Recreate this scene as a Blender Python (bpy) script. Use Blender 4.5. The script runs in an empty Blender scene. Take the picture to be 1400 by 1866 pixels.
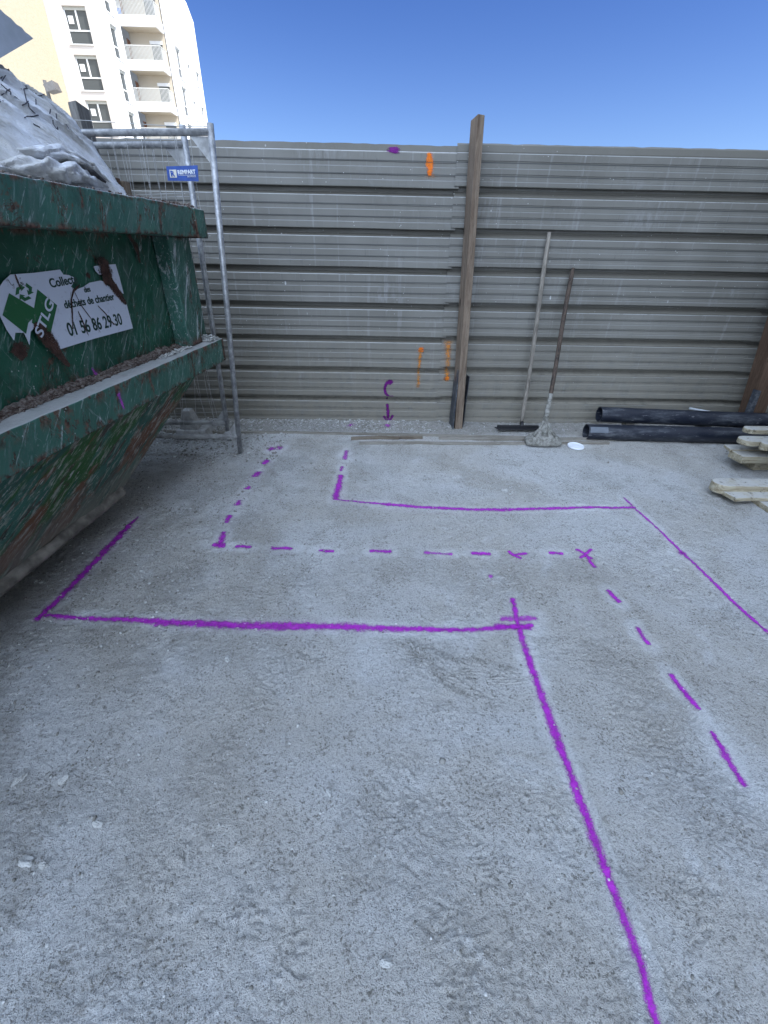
import bpy, math, random
import numpy as np
from mathutils import Vector, Matrix
random.seed(7); RNG = np.random.default_rng(11)
SC = bpy.context.scene
COL = SC.collection
# ------------------------------------------------------------------ camera
F, PITCH, ROLL, YAW = 790.0, math.radians(30.478), math.radians(1.0788), math.radians(1.0592)
CAMH = 1.2948                       # metres above the ground
FY = 3.8463                         # plane of the hoarding's flat faces
cp, sp, cy_, sy_ = math.cos(PITCH), math.sin(PITCH), math.cos(YAW), math.sin(YAW)
_f = np.array([sy_*cp, cy_*cp, -sp]); _r0 = np.array([cy_, -sy_, 0.0]); _u0 = np.cross(_r0, _f)
_r = math.cos(ROLL)*_r0 + math.sin(ROLL)*_u0; _u = -math.sin(ROLL)*_r0 + math.cos(ROLL)*_u0
cam_d = bpy.data.cameras.new('camera'); cam = bpy.data.objects.new('camera', cam_d); COL.objects.link(cam)
cam_d.sensor_fit = 'HORIZONTAL'; cam_d.sensor_width = 36.0; cam_d.lens = F/1400*36.0
cam_d.clip_start = 0.02; cam_d.clip_end = 3000
cam.matrix_world = Matrix(((_r[0], _u[0], -_f[0], 0), (_r[1], _u[1], -_f[1], 0), (_r[2], _u[2], -_f[2], CAMH), (0, 0, 0, 1)))
SC.camera = cam
# ------------------------------------------------------------------ sky, sun, exposure
SUN_AZ, SUN_EL = math.radians(118), math.radians(50)      # azimuth from +Y towards +X
SKY_FILL = (4.7, 6.2, 8.8); GLOW = (16.4, 20.0, 26.4)
W = bpy.data.worlds.new('World'); SC.world = W; W.use_nodes = True
nt = W.node_tree; bg = nt.nodes['Background']
sky = nt.nodes.new('ShaderNodeTexSky'); sky.sky_type = 'NISHITA'; sky.sun_disc = False
sky.sun_elevation = SUN_EL; sky.sun_rotation = SUN_AZ
sky.air_density = 1.0; sky.dust_density = 0.6; sky.ozone_density = 1.6; sky.altitude = 50
# deep blue towards the north where the camera looks, unseen fill brightness added overhead and behind the camera
def wn(t, **k):
    x = nt.nodes.new(t)
    for q, v in k.items(): setattr(x, q, v)
    return x
tc = wn('ShaderNodeTexCoord'); sx = wn('ShaderNodeSeparateXYZ'); nt.links.new(tc.outputs['Generated'], sx.inputs[0])
def wmap(src, a, b, lo, hi):
    x = wn('ShaderNodeMapRange', interpolation_type='SMOOTHSTEP'); nt.links.new(src, x.inputs[0])
    for i, v in zip((1, 2, 3, 4), (a, b, lo, hi)): x.inputs[i].default_value = v
    return x.outputs[0]
def wmix(fac, c1, c2, mode='MIX'):
    x = wn('ShaderNodeMix', data_type='RGBA', blend_type=mode, clamp_result=False, clamp_factor=True)
    for i, v in ((0, fac), (6, c1), (7, c2)):
        if isinstance(v, bpy.types.NodeSocket): nt.links.new(v, x.inputs[i])
        else: x.inputs[i].default_value = v if i == 0 else (*v, 1)
    return x.outputs[2]
tint = wmix(wmap(sx.outputs[2], .04, .42, 0, 1), (.50, .60, .82), (.245, .37, .68))
blue = wmix(1.0, sky.outputs[0], tint, 'MULTIPLY')
vd = wn('ShaderNodeVectorMath', operation='DOT_PRODUCT'); nt.links.new(tc.outputs['Generated'], vd.inputs[0]); vd.inputs[1].default_value = (0, -.62, .78)
dl_ = Vector((-.05, -.78, .62)).normalized()
ve = wn('ShaderNodeVectorMath', operation='DOT_PRODUCT'); nt.links.new(tc.outputs['Generated'], ve.inputs[0]); ve.inputs[1].default_value = dl_
cn = wn('ShaderNodeTexNoise'); nt.links.new(tc.outputs['Generated'], cn.inputs['Vector']); cn.inputs['Scale'].default_value = 3; cn.inputs['Detail'].default_value = 5
sky_fill = wmix(wmap(ve.outputs['Value'], .55, 1.0, 0, 1), SKY_FILL, GLOW)
sky_fill = wmix(wmap(cn.outputs['Fac'], .3, .7, .25, 0), sky_fill, (0, 0, 0))
up = wmix(wmap(vd.outputs['Value'], .02, .62, 0, 1), blue, sky_fill)
nt.links.new(up, bg.inputs[0]); bg.inputs[1].default_value = 0.12
sl = bpy.data.lights.new('sun', 'SUN'); sl.energy = 4.0; sl.angle = math.radians(0.53); sl.color = (1, 0.95, 0.86)
so = bpy.data.objects.new('sun', sl); COL.objects.link(so)
sd = Vector((math.sin(SUN_AZ)*math.cos(SUN_EL), math.cos(SUN_AZ)*math.cos(SUN_EL), math.sin(SUN_EL)))
so.rotation_euler = sd.to_track_quat('Z', 'Y').to_euler(); so.location = (8, -8, 14)
SC.view_settings.view_transform = 'Standard'; SC.view_settings.look = 'None'
SC.view_settings.exposure = 0.9; SC.view_settings.gamma = 1.0
SC.render.resolution_x = 768; SC.render.resolution_y = 1024

# ------------------------------------------------------------------ helpers: measuring
def ray(x, y): return _f + (x-700)/F*_r + (933-y)/F*_u
def atz(x, y, z=0.0):
    d = ray(x, y); t = (z-CAMH)/d[2]; return np.array([d[0]*t, d[1]*t, z])
def aty(x, y, Y):
    d = ray(x, y); t = Y/d[1]; return np.array([d[0]*t, Y, CAMH+d[2]*t])

def _hash(ix, iy, seed):
    n = (ix.astype(np.int64)*374761393 + iy.astype(np.int64)*668265263 + seed*982451653) & 0xffffffff
    n = ((n ^ (n >> 13))*1274126177) & 0xffffffff
    n = n ^ (n >> 16)
    return (n & 0xffff)/65535.0
def noise(x, y, s, seed=0):
    x = np.asarray(x, float)/s; y = np.asarray(y, float)/s
    ix = np.floor(x); iy = np.floor(y); fx = x-ix; fy = y-iy
    def g(ax, ay):
        a = _hash(ix+ax, iy+ay, seed)*2*np.pi
        return np.cos(a)*(fx-ax) + np.sin(a)*(fy-ay)
    u = fx*fx*fx*(fx*(fx*6-15)+10); v = fy*fy*fy*(fy*(fy*6-15)+10)
    a = g(0, 0)*(1-u)+g(1, 0)*u; b = g(0, 1)*(1-u)+g(1, 1)*u
    return (a*(1-v)+b*v)*1.5
def sst(a, b, x):
    t = np.clip((x-a)/(b-a), 0, 1); return t*t*(3-2*t)

# ------------------------------------------------------------------ helpers: meshes
class MB:
    def __init__(s): s.v = []; s.f = []; s.uv = None
    def add(s, vs, fs):
        n = len(s.v); s.v += [tuple(map(float, p)) for p in vs]; s.f += [tuple(i+n for i in f) for f in fs]; return s
    def box(s, a, b):
        x0, y0, z0 = a; x1, y1, z1 = b
        return s.hexa([(x0,y0,z0),(x1,y0,z0),(x1,y1,z0),(x0,y1,z0)], [(x0,y0,z1),(x1,y0,z1),(x1,y1,z1),(x0,y1,z1)])
    def hexa(s, lo, hi):
        return s.add(list(lo)+list(hi), [(3,2,1,0),(4,5,6,7),(0,1,5,4),(1,2,6,5),(2,3,7,6),(3,0,4,7)])
    def prism(s, poly, off):
        n = len(poly); off = np.array(off, float); P = [np.array(p, float) for p in poly]
        return s.add(P+[p+off for p in P], [tuple(range(n))[::-1], tuple(range(n, 2*n))]+[(i,(i+1)%n,(i+1)%n+n,i+n) for i in range(n)])
    def tube(s, pts, r, n=12, cap=True):
        pts = [np.array(p, float) for p in pts]; rs = r if hasattr(r, '__len__') else [r]*len(pts)
        base = len(s.v); prev = None
        for i, p in enumerate(pts):
            t = pts[min(i+1, len(pts)-1)]-pts[max(i-1, 0)]; t /= np.linalg.norm(t)+1e-12
            a = prev if prev is not None else (np.array([0, 0, 1.0]) if abs(t[2]) < .9 else np.array([1.0, 0, 0]))
            b = np.cross(t, a); b /= np.linalg.norm(b); a = np.cross(b, t); prev = a
            for k in range(n):
                th = 2*math.pi*k/n; s.v.append(tuple(p+rs[i]*(math.cos(th)*a+math.sin(th)*b)))
        for i in range(len(pts)-1):
            for k in range(n):
                k2 = (k+1) % n; s.f.append((base+i*n+k, base+i*n+k2, base+(i+1)*n+k2, base+(i+1)*n+k))
        if cap:
            s.f.append(tuple(base+k for k in range(n))[::-1]); s.f.append(tuple(base+(len(pts)-1)*n+k for k in range(n)))
        return s
    def pipe(s, a, b, ro, ri, n=32):
        a = np.array(a, float); b = np.array(b, float); t = b-a; t /= np.linalg.norm(t)
        x = np.cross(t, [0, 0, 1.0]); x /= np.linalg.norm(x); y = np.cross(t, x); base = len(s.v)
        for p, rr in ((a, ri), (a, ro), (b, ro), (b, ri)):
            for k in range(n):
                th = 2*math.pi*k/n; s.v.append(tuple(p+rr*(math.cos(th)*x+math.sin(th)*y)))
        for i in range(4):
            j = (i+1) % 4
            for k in range(n):
                k2 = (k+1) % n; s.f.append((base+i*n+k, base+i*n+k2, base+j*n+k2, base+j*n+k))
        return s
    def build(s, name, mat, parent=None, smooth=False, bevel=0, loc=None):
        me = bpy.data.meshes.new(name); me.from_pydata(s.v, [], s.f); me.update()
        if s.uv is not None:
            l = me.uv_layers.new(name='UVMap'); vi = np.empty(len(me.loops), np.int32); me.loops.foreach_get('vertex_index', vi)
            l.data.foreach_set('uv', np.array(s.uv, np.float32)[vi].ravel())
        o = bpy.data.objects.new(name, me); COL.objects.link(o)
        if mat: me.materials.append(mat)
        if parent is not None: o.parent = parent
        if smooth: me.polygons.foreach_set('use_smooth', [True]*len(me.polygons))
        if bevel:
            m = o.modifiers.new('bevel', 'BEVEL'); m.width = bevel; m.segments = 2; m.limit_method = 'ANGLE'; m.angle_limit = math.radians(40)
        return o
def tag(o, label=None, cat=None, group=None, kind=None):
    if label: o['label'] = label
    if cat: o['category'] = cat
    if group: o['group'] = group
    if kind: o['kind'] = kind
    return o
def empty(name, loc, label, cat, group=None):
    o = bpy.data.objects.new(name, None); COL.objects.link(o); o.location = Vector(tuple(map(float, loc))); o.empty_display_size = .1
    return tag(o, label, cat, group)
def rel(o, e):        # a part whose mesh is in world coordinates, put under an unrotated Empty
    o.parent = e; o.location = -Vector(e.location); return o
def grid_mesh(name, P, mat, uv=None, smooth=True, closed_u=False):
    R, Cn = P.shape[:2]; me = bpy.data.meshes.new(name)
    i = np.arange(R*Cn).reshape(R, Cn)
    if closed_u: i = np.concatenate([i, i[:, :1]], 1)
    q = np.stack([i[:-1, :-1], i[:-1, 1:], i[1:, 1:], i[1:, :-1]], -1).reshape(-1, 4)
    me.vertices.add(R*Cn); me.vertices.foreach_set('co', P.reshape(-1, 3).astype(np.float32).ravel())
    me.loops.add(q.size); me.loops.foreach_set('vertex_index', q.ravel().astype(np.int32))
    me.polygons.add(len(q)); me.polygons.foreach_set('loop_start', np.arange(0, q.size, 4, dtype=np.int32))
    me.polygons.foreach_set('loop_total', np.full(len(q), 4, np.int32))
    if uv is not None:
        l = me.uv_layers.new(name='UVMap'); l.data.foreach_set('uv', uv.reshape(-1, 2)[q.ravel()].astype(np.float32).ravel())
    me.update(calc_edges=True)
    me.polygons.foreach_set('use_smooth', np.full(len(q), smooth))
    o = bpy.data.objects.new(name, me); COL.objects.link(o)
    if mat: me.materials.append(mat)
    return o
def text_mesh(name, s, size, mat, parent, loc, ax, ay, sx=1.0, thick=0.0004, bold=0.0, fit=None):
    cu = bpy.data.curves.new(name, 'FONT'); cu.body = s; cu.size = size; cu.extrude = thick; cu.offset = bold; cu.align_x = 'LEFT'
    t = bpy.data.objects.new(name+'_tmp', cu); COL.objects.link(t)
    dg = bpy.context.evaluated_depsgraph_get(); me = bpy.data.meshes.new_from_object(t.evaluated_get(dg))
    bpy.data.objects.remove(t); me.name = name
    ax = np.array(ax, float); ax /= np.linalg.norm(ax); az = np.cross(ax, np.array(ay, float)); az /= np.linalg.norm(az); ay = np.cross(az, ax)
    if fit:      # width and cap height of the line as it stands
        X = [v.co.x for v in me.vertices]; Y = [v.co.y for v in me.vertices]; kx = fit[0]/(max(X)-min(X)); ky = fit[1]/max(Y)
        for v in me.vertices: v.co.x = (v.co.x-min(X))*kx; v.co.y *= ky
        sx = 1.0
    for v in me.vertices:
        p = np.array(loc)+ax*v.co.x*sx+ay*v.co.y+az*v.co.z; v.co = p
    me.materials.clear(); me.materials.append(mat)
    o = bpy.data.objects.new(name, me); COL.objects.link(o); o.parent = parent
    return o

# ------------------------------------------------------------------ helpers: materials
class MT:
    def __init__(s, name, rough=0.8, metal=0.0, spec=0.5):
        s.m = bpy.data.materials.new(name); s.m.use_nodes = True; s.nt = s.m.node_tree
        s.b = s.nt.nodes['Principled BSDF']; s.out = s.nt.nodes['Material Output']
        s.b.inputs['Roughness'].default_value = rough; s.b.inputs['Metallic'].default_value = metal
        s.b.inputs['Specular IOR Level'].default_value = spec; s._c = None
    def n(s, t, **k):
        x = s.nt.nodes.new(t)
        for a, v in k.items(): setattr(x, a, v)
        return x
    def put(s, sock, v):
        if isinstance(v, bpy.types.NodeSocket): s.nt.links.new(v, sock)
        elif isinstance(v, tuple) and len(v) == 3 and sock.type == 'RGBA': sock.default_value = (*v, 1)
        else: sock.default_value = v
    def co(s, kind='Object', scale=(1, 1, 1), rot=(0, 0, 0)):
        c = s.n('ShaderNodeTexCoord'); o = c.outputs[kind]
        if rot != (0, 0, 0):
            q = s.n('ShaderNodeMapping'); s.nt.links.new(o, q.inputs[0]); q.inputs['Rotation'].default_value = rot; o = q.outputs[0]
        m = s.n('ShaderNodeMapping'); s.nt.links.new(o, m.inputs[0]); m.inputs['Scale'].default_value = scale; return m.outputs[0]
    def noise(s, scale, co=None, detail=4, rough=.55, dist=0, col=False):
        x = s.n('ShaderNodeTexNoise'); s.put(x.inputs['Vector'], co if co is not None else s.co()); x.inputs['Scale'].default_value = scale
        x.inputs['Detail'].default_value = detail; x.inputs['Roughness'].default_value = rough; x.inputs['Distortion'].default_value = dist
        return x.outputs['Color' if col else 'Fac']
    def vor(s, scale, co=None, feature='F1', out='Distance'):
        x = s.n('ShaderNodeTexVoronoi', feature=feature); s.put(x.inputs['Vector'], co if co is not None else s.co()); x.inputs['Scale'].default_value = scale
        return x.outputs[out]
    def ramp(s, v, a, b, lo=0.0, hi=1.0):
        x = s.n('ShaderNodeMapRange', interpolation_type='SMOOTHSTEP'); s.put(x.inputs[0], v)
        for i, q in zip((1, 2, 3, 4), (a, b, lo, hi)): x.inputs[i].default_value = q
        return x.outputs[0]
    def mth(s, op, a, b=None, c=None):
        x = s.n('ShaderNodeMath', operation=op); s.put(x.inputs[0], a)
        if b is not None: s.put(x.inputs[1], b)
        if c is not None: s.put(x.inputs[2], c)
        return x.outputs[0]
    def mix(s, fac, a, b):
        x = s.n('ShaderNodeMix', data_type='RGBA'); s.put(x.inputs[0], fac); s.put(x.inputs[6], a); s.put(x.inputs[7], b); return x.outputs[2]
    def col(s, v): s.put(s.b.inputs['Base Color'], v); return s
    def rgh(s, v): s.put(s.b.inputs['Roughness'], v); return s
    def bump(s, hgt, dist=0.002, strength=1.0):
        x = s.n('ShaderNodeBump'); x.inputs['Distance'].default_value = dist; x.inputs['Strength'].default_value = strength
        s.put(x.inputs['Height'], hgt)
        if s._c is not None: s.nt.links.new(s._c, x.inputs['Normal'])
        s._c = x.outputs[0]; s.nt.links.new(s._c, s.b.inputs['Normal']); return s
def plain(name, c, rough=.7, metal=0.0, var=.15, scale=12):
    m = MT(name, rough, metal); n = m.noise(scale)
    m.col(m.mix(m.ramp(n, .3, .7), tuple(x*(1-var) for x in c), tuple(min(1, x*(1+var)) for x in c))); return m.m

M = {}
def mk_ground():
    m = MT('ground_dust', .95, 0, .15); c = m.co()
    a = m.noise(1.1, c, 5, .6, .6); b = m.noise(5, c, 6, .68, .5); d = m.noise(30, c, 5, .7, .3); e = m.noise(300, c, 2, .6); g = m.noise(120, c, 4, .75)
    base = m.mix(m.ramp(a, .38, .62), (.465, .447, .410), (.530, .530, .518))
    base = m.mix(m.ramp(b, .52, .68, 0, .30), base, (.30, .28, .24))
    base = m.mix(m.ramp(b, .30, .44, .55, 0), base, (.60, .61, .61))
    base = m.mix(m.ramp(d, .55, .68, 0, .5), base, (.20, .185, .16))
    base = m.mix(m.mth('MULTIPLY', m.ramp(g, .53, .62), m.ramp(b, .42, .62, .35, .95)), base, (.15, .14, .12))
    base = m.mix(m.ramp(g, .30, .40, .45, 0), base, (.58, .58, .57))
    base = m.mix(m.ramp(e, .57, .68, 0, .62), base, (.13, .12, .105))
    base = m.mix(m.ramp(m.vor(60, c), .08, .13, .85, 0), base, (.15, .14, .125))
    base = m.mix(m.mth('MULTIPLY', m.ramp(m.vor(34, m.co('Object', (1, 1, 1), (0, 0, 1))), .05, .085, .9, 0), m.ramp(m.noise(9, c), .45, .55)), base, (.66, .66, .64))
    at = m.n('ShaderNodeAttribute', attribute_name='pale_halo')
    base = m.mix(m.mth('MULTIPLY', at.outputs['Fac'], m.ramp(m.noise(28, c, 5, .65), .25, .6, .45, 1)), base, (.66, .67, .67))
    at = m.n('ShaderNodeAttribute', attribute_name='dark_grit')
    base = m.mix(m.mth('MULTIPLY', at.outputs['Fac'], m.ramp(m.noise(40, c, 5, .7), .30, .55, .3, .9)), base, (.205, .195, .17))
    m.col(base)
    m.bump(d, .004, .7); m.bump(g, .008, 1.0); m.bump(m.vor(60, c), .004, .6); m.bump(e, .004, 1.0)
    return m.m
M['ground'] = mk_ground()
def mk_stone():
    m = MT('crushed_stone', .95, 0, .2); g = m.n('ShaderNodeNewGeometry')
    r = g.outputs['Random Per Island']
    m.col(m.mix(m.ramp(r, .1, .95), (.20, .19, .165), (.50, .50, .48))); m.bump(m.noise(150), .002, .8); return m.m
M['stone'] = mk_stone()
def mk_fence():
    m = MT('painted_sheet_steel', .5, .0, .4); c = m.co('Object')
    st = m.noise(22, m.co('Object', (1, 1, .05)), 4, .65); big = m.noise(1.6, c, 5, .65, 1.0)
    base = m.mix(m.ramp(m.noise(2.2, c, 3), .3, .7), (.140, .134, .115), (.174, .168, .147))
    sm = m.mth('MULTIPLY', m.ramp(big, .52, .74), m.ramp(m.noise(30, m.co('Object', (1, 1, .25)), 5, .75), .42, .66))
    base = m.mix(m.mth('MULTIPLY', sm, .38), base, (.36, .37, .38))
    base = m.mix(m.ramp(st, .58, .72, 0, .35), base, (.30, .305, .30))
    base = m.mix(m.ramp(m.noise(60, m.co('Object', (1, 1, .10)), 3, .6), .62, .72, 0, .4), base, (.09, .09, .085))
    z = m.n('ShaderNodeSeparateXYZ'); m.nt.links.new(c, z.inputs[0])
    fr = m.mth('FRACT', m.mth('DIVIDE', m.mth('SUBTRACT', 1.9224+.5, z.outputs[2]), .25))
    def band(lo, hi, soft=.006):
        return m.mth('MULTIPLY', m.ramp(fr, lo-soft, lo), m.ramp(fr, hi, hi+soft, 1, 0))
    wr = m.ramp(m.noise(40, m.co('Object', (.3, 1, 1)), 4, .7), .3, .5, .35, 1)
    base = m.mix(m.mth('MULTIPLY', band(.80, .978), .85), base, (.100, .092, .074))            # darker brown in the ribs
    base = m.mix(m.mth('MULTIPLY', band(.984, .999, .003), wr), base, (.38, .38, .365))             # sky highlight painted as a pale line on the lips
    for q in (.330, .628): base = m.mix(m.mth('MULTIPLY', band(q-.012, q-.002, .004), wr), base, (.26, .26, .25))  # painted highlight on the lower swage edges
    for q in (.192, .490): base = m.mix(m.mth('MULTIPLY', band(q-.008, q+.012), .9), base, (.055, .055, .053))  # shade of the upper swage edges painted as dark lines
    dr = m.vor(9, m.co('Object', (1, 1, .42)), 'F1'); sp = m.vor(26, c, 'F1')
    base = m.mix(m.mth('MULTIPLY', m.ramp(dr, .04, .07, 1, 0), m.ramp(m.noise(3, c), .50, .58, 0, .8)), base, (.50, .51, .50))
    base = m.mix(m.mth('MULTIPLY', m.ramp(sp, .05, .09, 1, 0), m.ramp(m.noise(5, c), .50, .58, 0, .8)), base, (.55, .55, .53))
    base = m.mix(m.mth('MULTIPLY', m.ramp(z.outputs[2], .02, 1.1, .95, 0), m.ramp(m.noise(14, c, 5, .7), .25, .60, .2, 1)), base, (.205, .188, .150))
    m.col(base); m.rgh(m.ramp(big, .35, .7, .45, .72)); m.bump(m.noise(90, c), .0006, .6)
    return m.m
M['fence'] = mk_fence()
def mk_green(name, lo, hi, rust=.56, dust=.0, dr=.61):
    m = MT(name, .5, 0, .35); c = m.co(); cs = m.co('Object', (1, 1, .16), (.5, 0, 0))
    base = m.mix(m.ramp(m.noise(3, c, 4), .3, .7), lo, hi)
    base = m.mix(m.ramp(m.noise(46, cs, 5, .75), .55, .68, 0, .6), base, (.20, .29, .28))
    base = m.mix(m.ramp(m.noise(70, m.co('Object', (1, 1.2, .10), (.75, 0, 0)), 4, .7), .60, .66, 0, .5), base, (.42, .48, .48))
    base = m.mix(m.ramp(m.noise(55, m.co('Object', (1, .9, .10), (-.5, 0, 0)), 4, .7), .62, .68, 0, .4), base, (.30, .36, .36))      # pale scuffs
    base = m.mix(m.ramp(m.noise(20, cs, 6, .78, .6), dr, dr+.07, 0, .85), base, (.46, .50, .51))  # dried mortar dribbles
    base = m.mix(m.ramp(m.noise(40, m.co('Object', (1, .35, 1), (.9, 0, 0)), 4, .75), .64, .69, 0, .8), base, (.04, .03, .025))
    base = m.mix(m.ramp(m.noise(11, cs, 8, .8, .4), .50, .66, 0, .42), base, (.15, .175, .17))
    base = m.mix(m.ramp(m.noise(5, c, 8, .8), .52, .66, 0, .5), base, tuple(x*.45 for x in lo))
    rn = m.noise(8, m.co('Object', (1, 1, .45), (.35, 0, 0)), 9, .84, .5)
    rr = m.ramp(rn, rust, rust+.05)
    sz = m.n('ShaderNodeSeparateXYZ'); m.nt.links.new(c, sz.inputs[0])
    for zc, wd in ((1.316, .028), (1.463, .022), (.570, .030), (.717, .070)):     # knocked and rusted edges
        e_ = m.ramp(m.mth('ABSOLUTE', m.mth('SUBTRACT', sz.outputs[2], zc)), wd*.15, wd, 1, 0)
        rr = m.mth('MAXIMUM', rr, m.mth('MULTIPLY', e_, m.ramp(m.noise(13, m.co('Object', (1, 1, .8)), 8, .8), .47, .55)))
    rc = m.mix(m.ramp(m.noise(45, c, 4), .35, .65), (.045, .022, .016), (.15, .085, .062))
    base = m.mix(rr, base, rc)
    base = m.mix(m.mth('MULTIPLY', m.ramp(m.vor(30, c), .07, .12, .9, 0), m.ramp(m.noise(6, c), .45, .55)), base, (.40, .44, .43))
    if dust:
        g = m.n('ShaderNodeNewGeometry'); s = m.n('ShaderNodeSeparateXYZ'); m.nt.links.new(g.outputs['Normal'], s.inputs[0])
        base = m.mix(m.mth('MULTIPLY', m.ramp(s.outputs[2], .6, .9), m.ramp(m.noise(9, c, 5), .25, .45, .5, dust)), base, (.42, .42, .41))
    m.col(base); m.rgh(m.mth('ADD', m.mth('MULTIPLY', rr, .4), m.ramp(m.noise(14, c), .3, .7, .38, .6)))
    m.bump(rn, .006, .5); m.bump(m.noise(70, cs, 5), .0015, .7); m.bump(m.noise(2.5, c, 2), .02, .35)
    return m.m
M['green'] = mk_green('worn_green_paint', (.007, .062, .036), (.014, .100, .060), .56)
M['green_rim'] = mk_green('scraped_green_steel', (.026, .100, .074), (.050, .148, .112), .54, .9)
M['green_post'] = mk_green('splashed_green_steel', (.026, .095, .070), (.045, .135, .105), .55, .9, .535)
HA = 50
M['green_low'] = mk_green('streaked_hull_steel', (.014, .052, .040), (.030, .085, .062), .53)
def mk_hull():
    m = MT('streaked_hull_steel', .6, 0, .3); c = m.co(); an = math.radians(HA)
    def cs(k, j=1.0): return m.co('Object', (1, j, k), (an, 0, 0))
    base = m.mix(m.ramp(m.noise(3, c, 4), .35, .65), (.016, .075, .055), (.034, .125, .095))
    base = m.mix(m.ramp(m.noise(4.5, cs(.18), 4, .6, .5), .53, .62), base, (.020, .088, .018))
    base = m.mix(m.ramp(m.noise(5.5, cs(.14), 5, .65, .3), .51, .57, 0, .95), base, (.135, .055, .028))
    base = m.mix(m.ramp(m.noise(15, cs(.10), 5, .7, .2), .54, .60, 0, .9), base, (.050, .030, .022))
    base = m.mix(m.ramp(m.noise(36, cs(.07), 5, .75), .50, .64, 0, .75), base, (.34, .35, .31))
    base = m.mix(m.ramp(m.noise(60, cs(.05), 4, .7), .60, .68, 0, .8), base, (.45, .46, .43))
    base = m.mix(m.ramp(m.noise(26, cs(.12), 4, .7, .6), .62, .70, 0, .9), base, (.014, .011, .009))
    z = m.n('ShaderNodeSeparateXYZ'); m.nt.links.new(c, z.inputs[0])
    base = m.mix(m.mth('MULTIPLY', m.ramp(z.outputs[2], .03, .30, 1, 0), m.ramp(m.noise(14, cs(.12), 5, .7), .30, .55, .1, .85)), base, (.20, .18, .15))
    m.col(base); m.bump(m.noise(30, cs(.12), 5, .7), .006, .9); m.bump(m.noise(3, c), .03, .4); return m.m
M['hull'] = mk_hull()
M['lip'] = plain('worn_steel_lip', (.21, .19, .16), .7, .1, .45, 14)
def mk_wood(name, a, b, axis=2, rough=.85):
    m = MT(name, rough, 0, .25); sc = [9, 9, 9]; sc[axis] = .7
    c = m.co('Object', tuple(sc)); g = m.noise(5, c, 6, .7, .8)
    base = m.mix(m.ramp(g, .32, .68), a, b)
    base = m.mix(m.ramp(m.noise(30, c, 3, .7), .58, .68, 0, .6), base, tuple(x*.35 for x in a))
    k = m.vor(3.3, m.co('Object', (1.4, 1.4, .8))); base = m.mix(m.ramp(k, .07, .13, .8, 0), base, tuple(x*.3 for x in a))
    m.col(base); m.bump(g, .003, .7); m.bump(m.noise(200), .0008, .6); return m.m
M['post'] = mk_wood('weathered_timber', (.120, .085, .060), (.25, .195, .145))
M['post_grey'] = mk_wood('grey_weathered_timber', (.10, .095, .088), (.20, .19, .175))
M['post_brown'] = mk_wood('brown_timber', (.085, .050, .032), (.14, .088, .058))
M['handle'] = mk_wood('dusty_tool_handle', (.13, .115, .095), (.30, .27, .225))
M['handle_dark'] = mk_wood('worn_dark_handle', (.028, .024, .021), (.105, .075, .056))
def mk_pallet():
    m = MT('dusty_pallet_timber', .88, 0, .2); c = m.co('Object', (.8, 9, 9)); g = m.noise(5, c, 6, .72, .8)
    base = m.mix(m.ramp(g, .32, .66), (.22, .175, .105), (.44, .395, .29))
    n = m.n('ShaderNodeNewGeometry'); z = m.n('ShaderNodeSeparateXYZ'); m.nt.links.new(n.outputs['Normal'], z.inputs[0])
    base = m.mix(m.mth('MULTIPLY', m.ramp(z.outputs[2], .4, .9), m.ramp(m.noise(13, None, 5, .7), .30, .55, .25, .85)), base, (.46, .45, .42))
    base = m.mix(m.ramp(m.noise(17, None, 7, .8), .56, .64, 0, .75), base, (.08, .065, .045))
    m.col(base); m.bump(g, .005, .8); m.bump(m.noise(30, None, 6, .75), .008, .7); return m.m
M['pallet'] = mk_pallet()
M['lath'] = mk_wood('dusty_lath', (.17, .15, .12), (.30, .28, .24), 0)
M['galv'] = (lambda m: m.col(m.mix(m.ramp(m.noise(26, None, 5, .7), .35, .7), (.23, .235, .24), (.46, .465, .47))).bump(m.noise(120), .0006, .6).m)(MT('galvanised_steel', .42, .45))
M['galv_dusty'] = plain('dusty_galvanised_steel', (.34, .34, .33), .75, .2, .3, 18)
M['wire'] = plain('galvanised_wire', (.36, .36, .35), .6, .4)
M['shoe'] = (lambda m: m.col(m.mix(m.ramp(m.noise(18, None, 5, .7), .45, .75), (.045, .052, .065), (.20, .21, .22))).m)(MT('dark_steel_shoe', .5, .3))
def mk_plastic():
    m = MT('black_plastic_pipe', .34, 0, .5); c = m.co('Object', (.25, 1, 1))
    base = m.mix(m.ramp(m.noise(14, c, 6, .75), .48, .72, 0, .55), (.012, .015, .024), (.16, .17, .18))
    base = m.mix(m.ramp(m.noise(70, c, 3, .7), .62, .72, 0, .6), base, (.3, .3, .3)); m.col(base)
    m.rgh(m.ramp(m.noise(10, c, 4), .35, .65, .28, .6)); m.bump(m.noise(8, c), .003, .3); return m.m
M['pipe'] = mk_plastic()
M['black'] = plain('black_plastic', (.014, .014, .016), .5)
M['mortar'] = (lambda m: m.col(m.mix(m.ramp(m.noise(40, None, 5, .7), .35, .65), (.13, .125, .105), (.29, .28, .25))).bump(m.noise(60, None, 6, .75), .006, 1).m)(MT('dried_mortar', .95, 0, .15))
M['crust'] = (lambda m: m.col(m.mix(m.ramp(m.noise(60, None, 5, .7), .35, .65), (.06, .035, .028), (.24, .21, .185))).bump(m.noise(70, None, 6, .75), .004, 1).m)(MT('rusty_crust', .95, 0, .15))
M['rubble'] = (lambda m: m.col(m.mix(m.ramp(m.noise(70), .3, .7), (.34, .34, .32), (.54, .54, .52))).m)(MT('pale_mortar_crumbs', .95))
M['white_plastic'] = plain('white_plastic', (.72, .74, .77), .4, 0, .06)
M['concrete'] = plain('rough_concrete', (.36, .35, .33), .9, 0, .2, 20)
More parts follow.
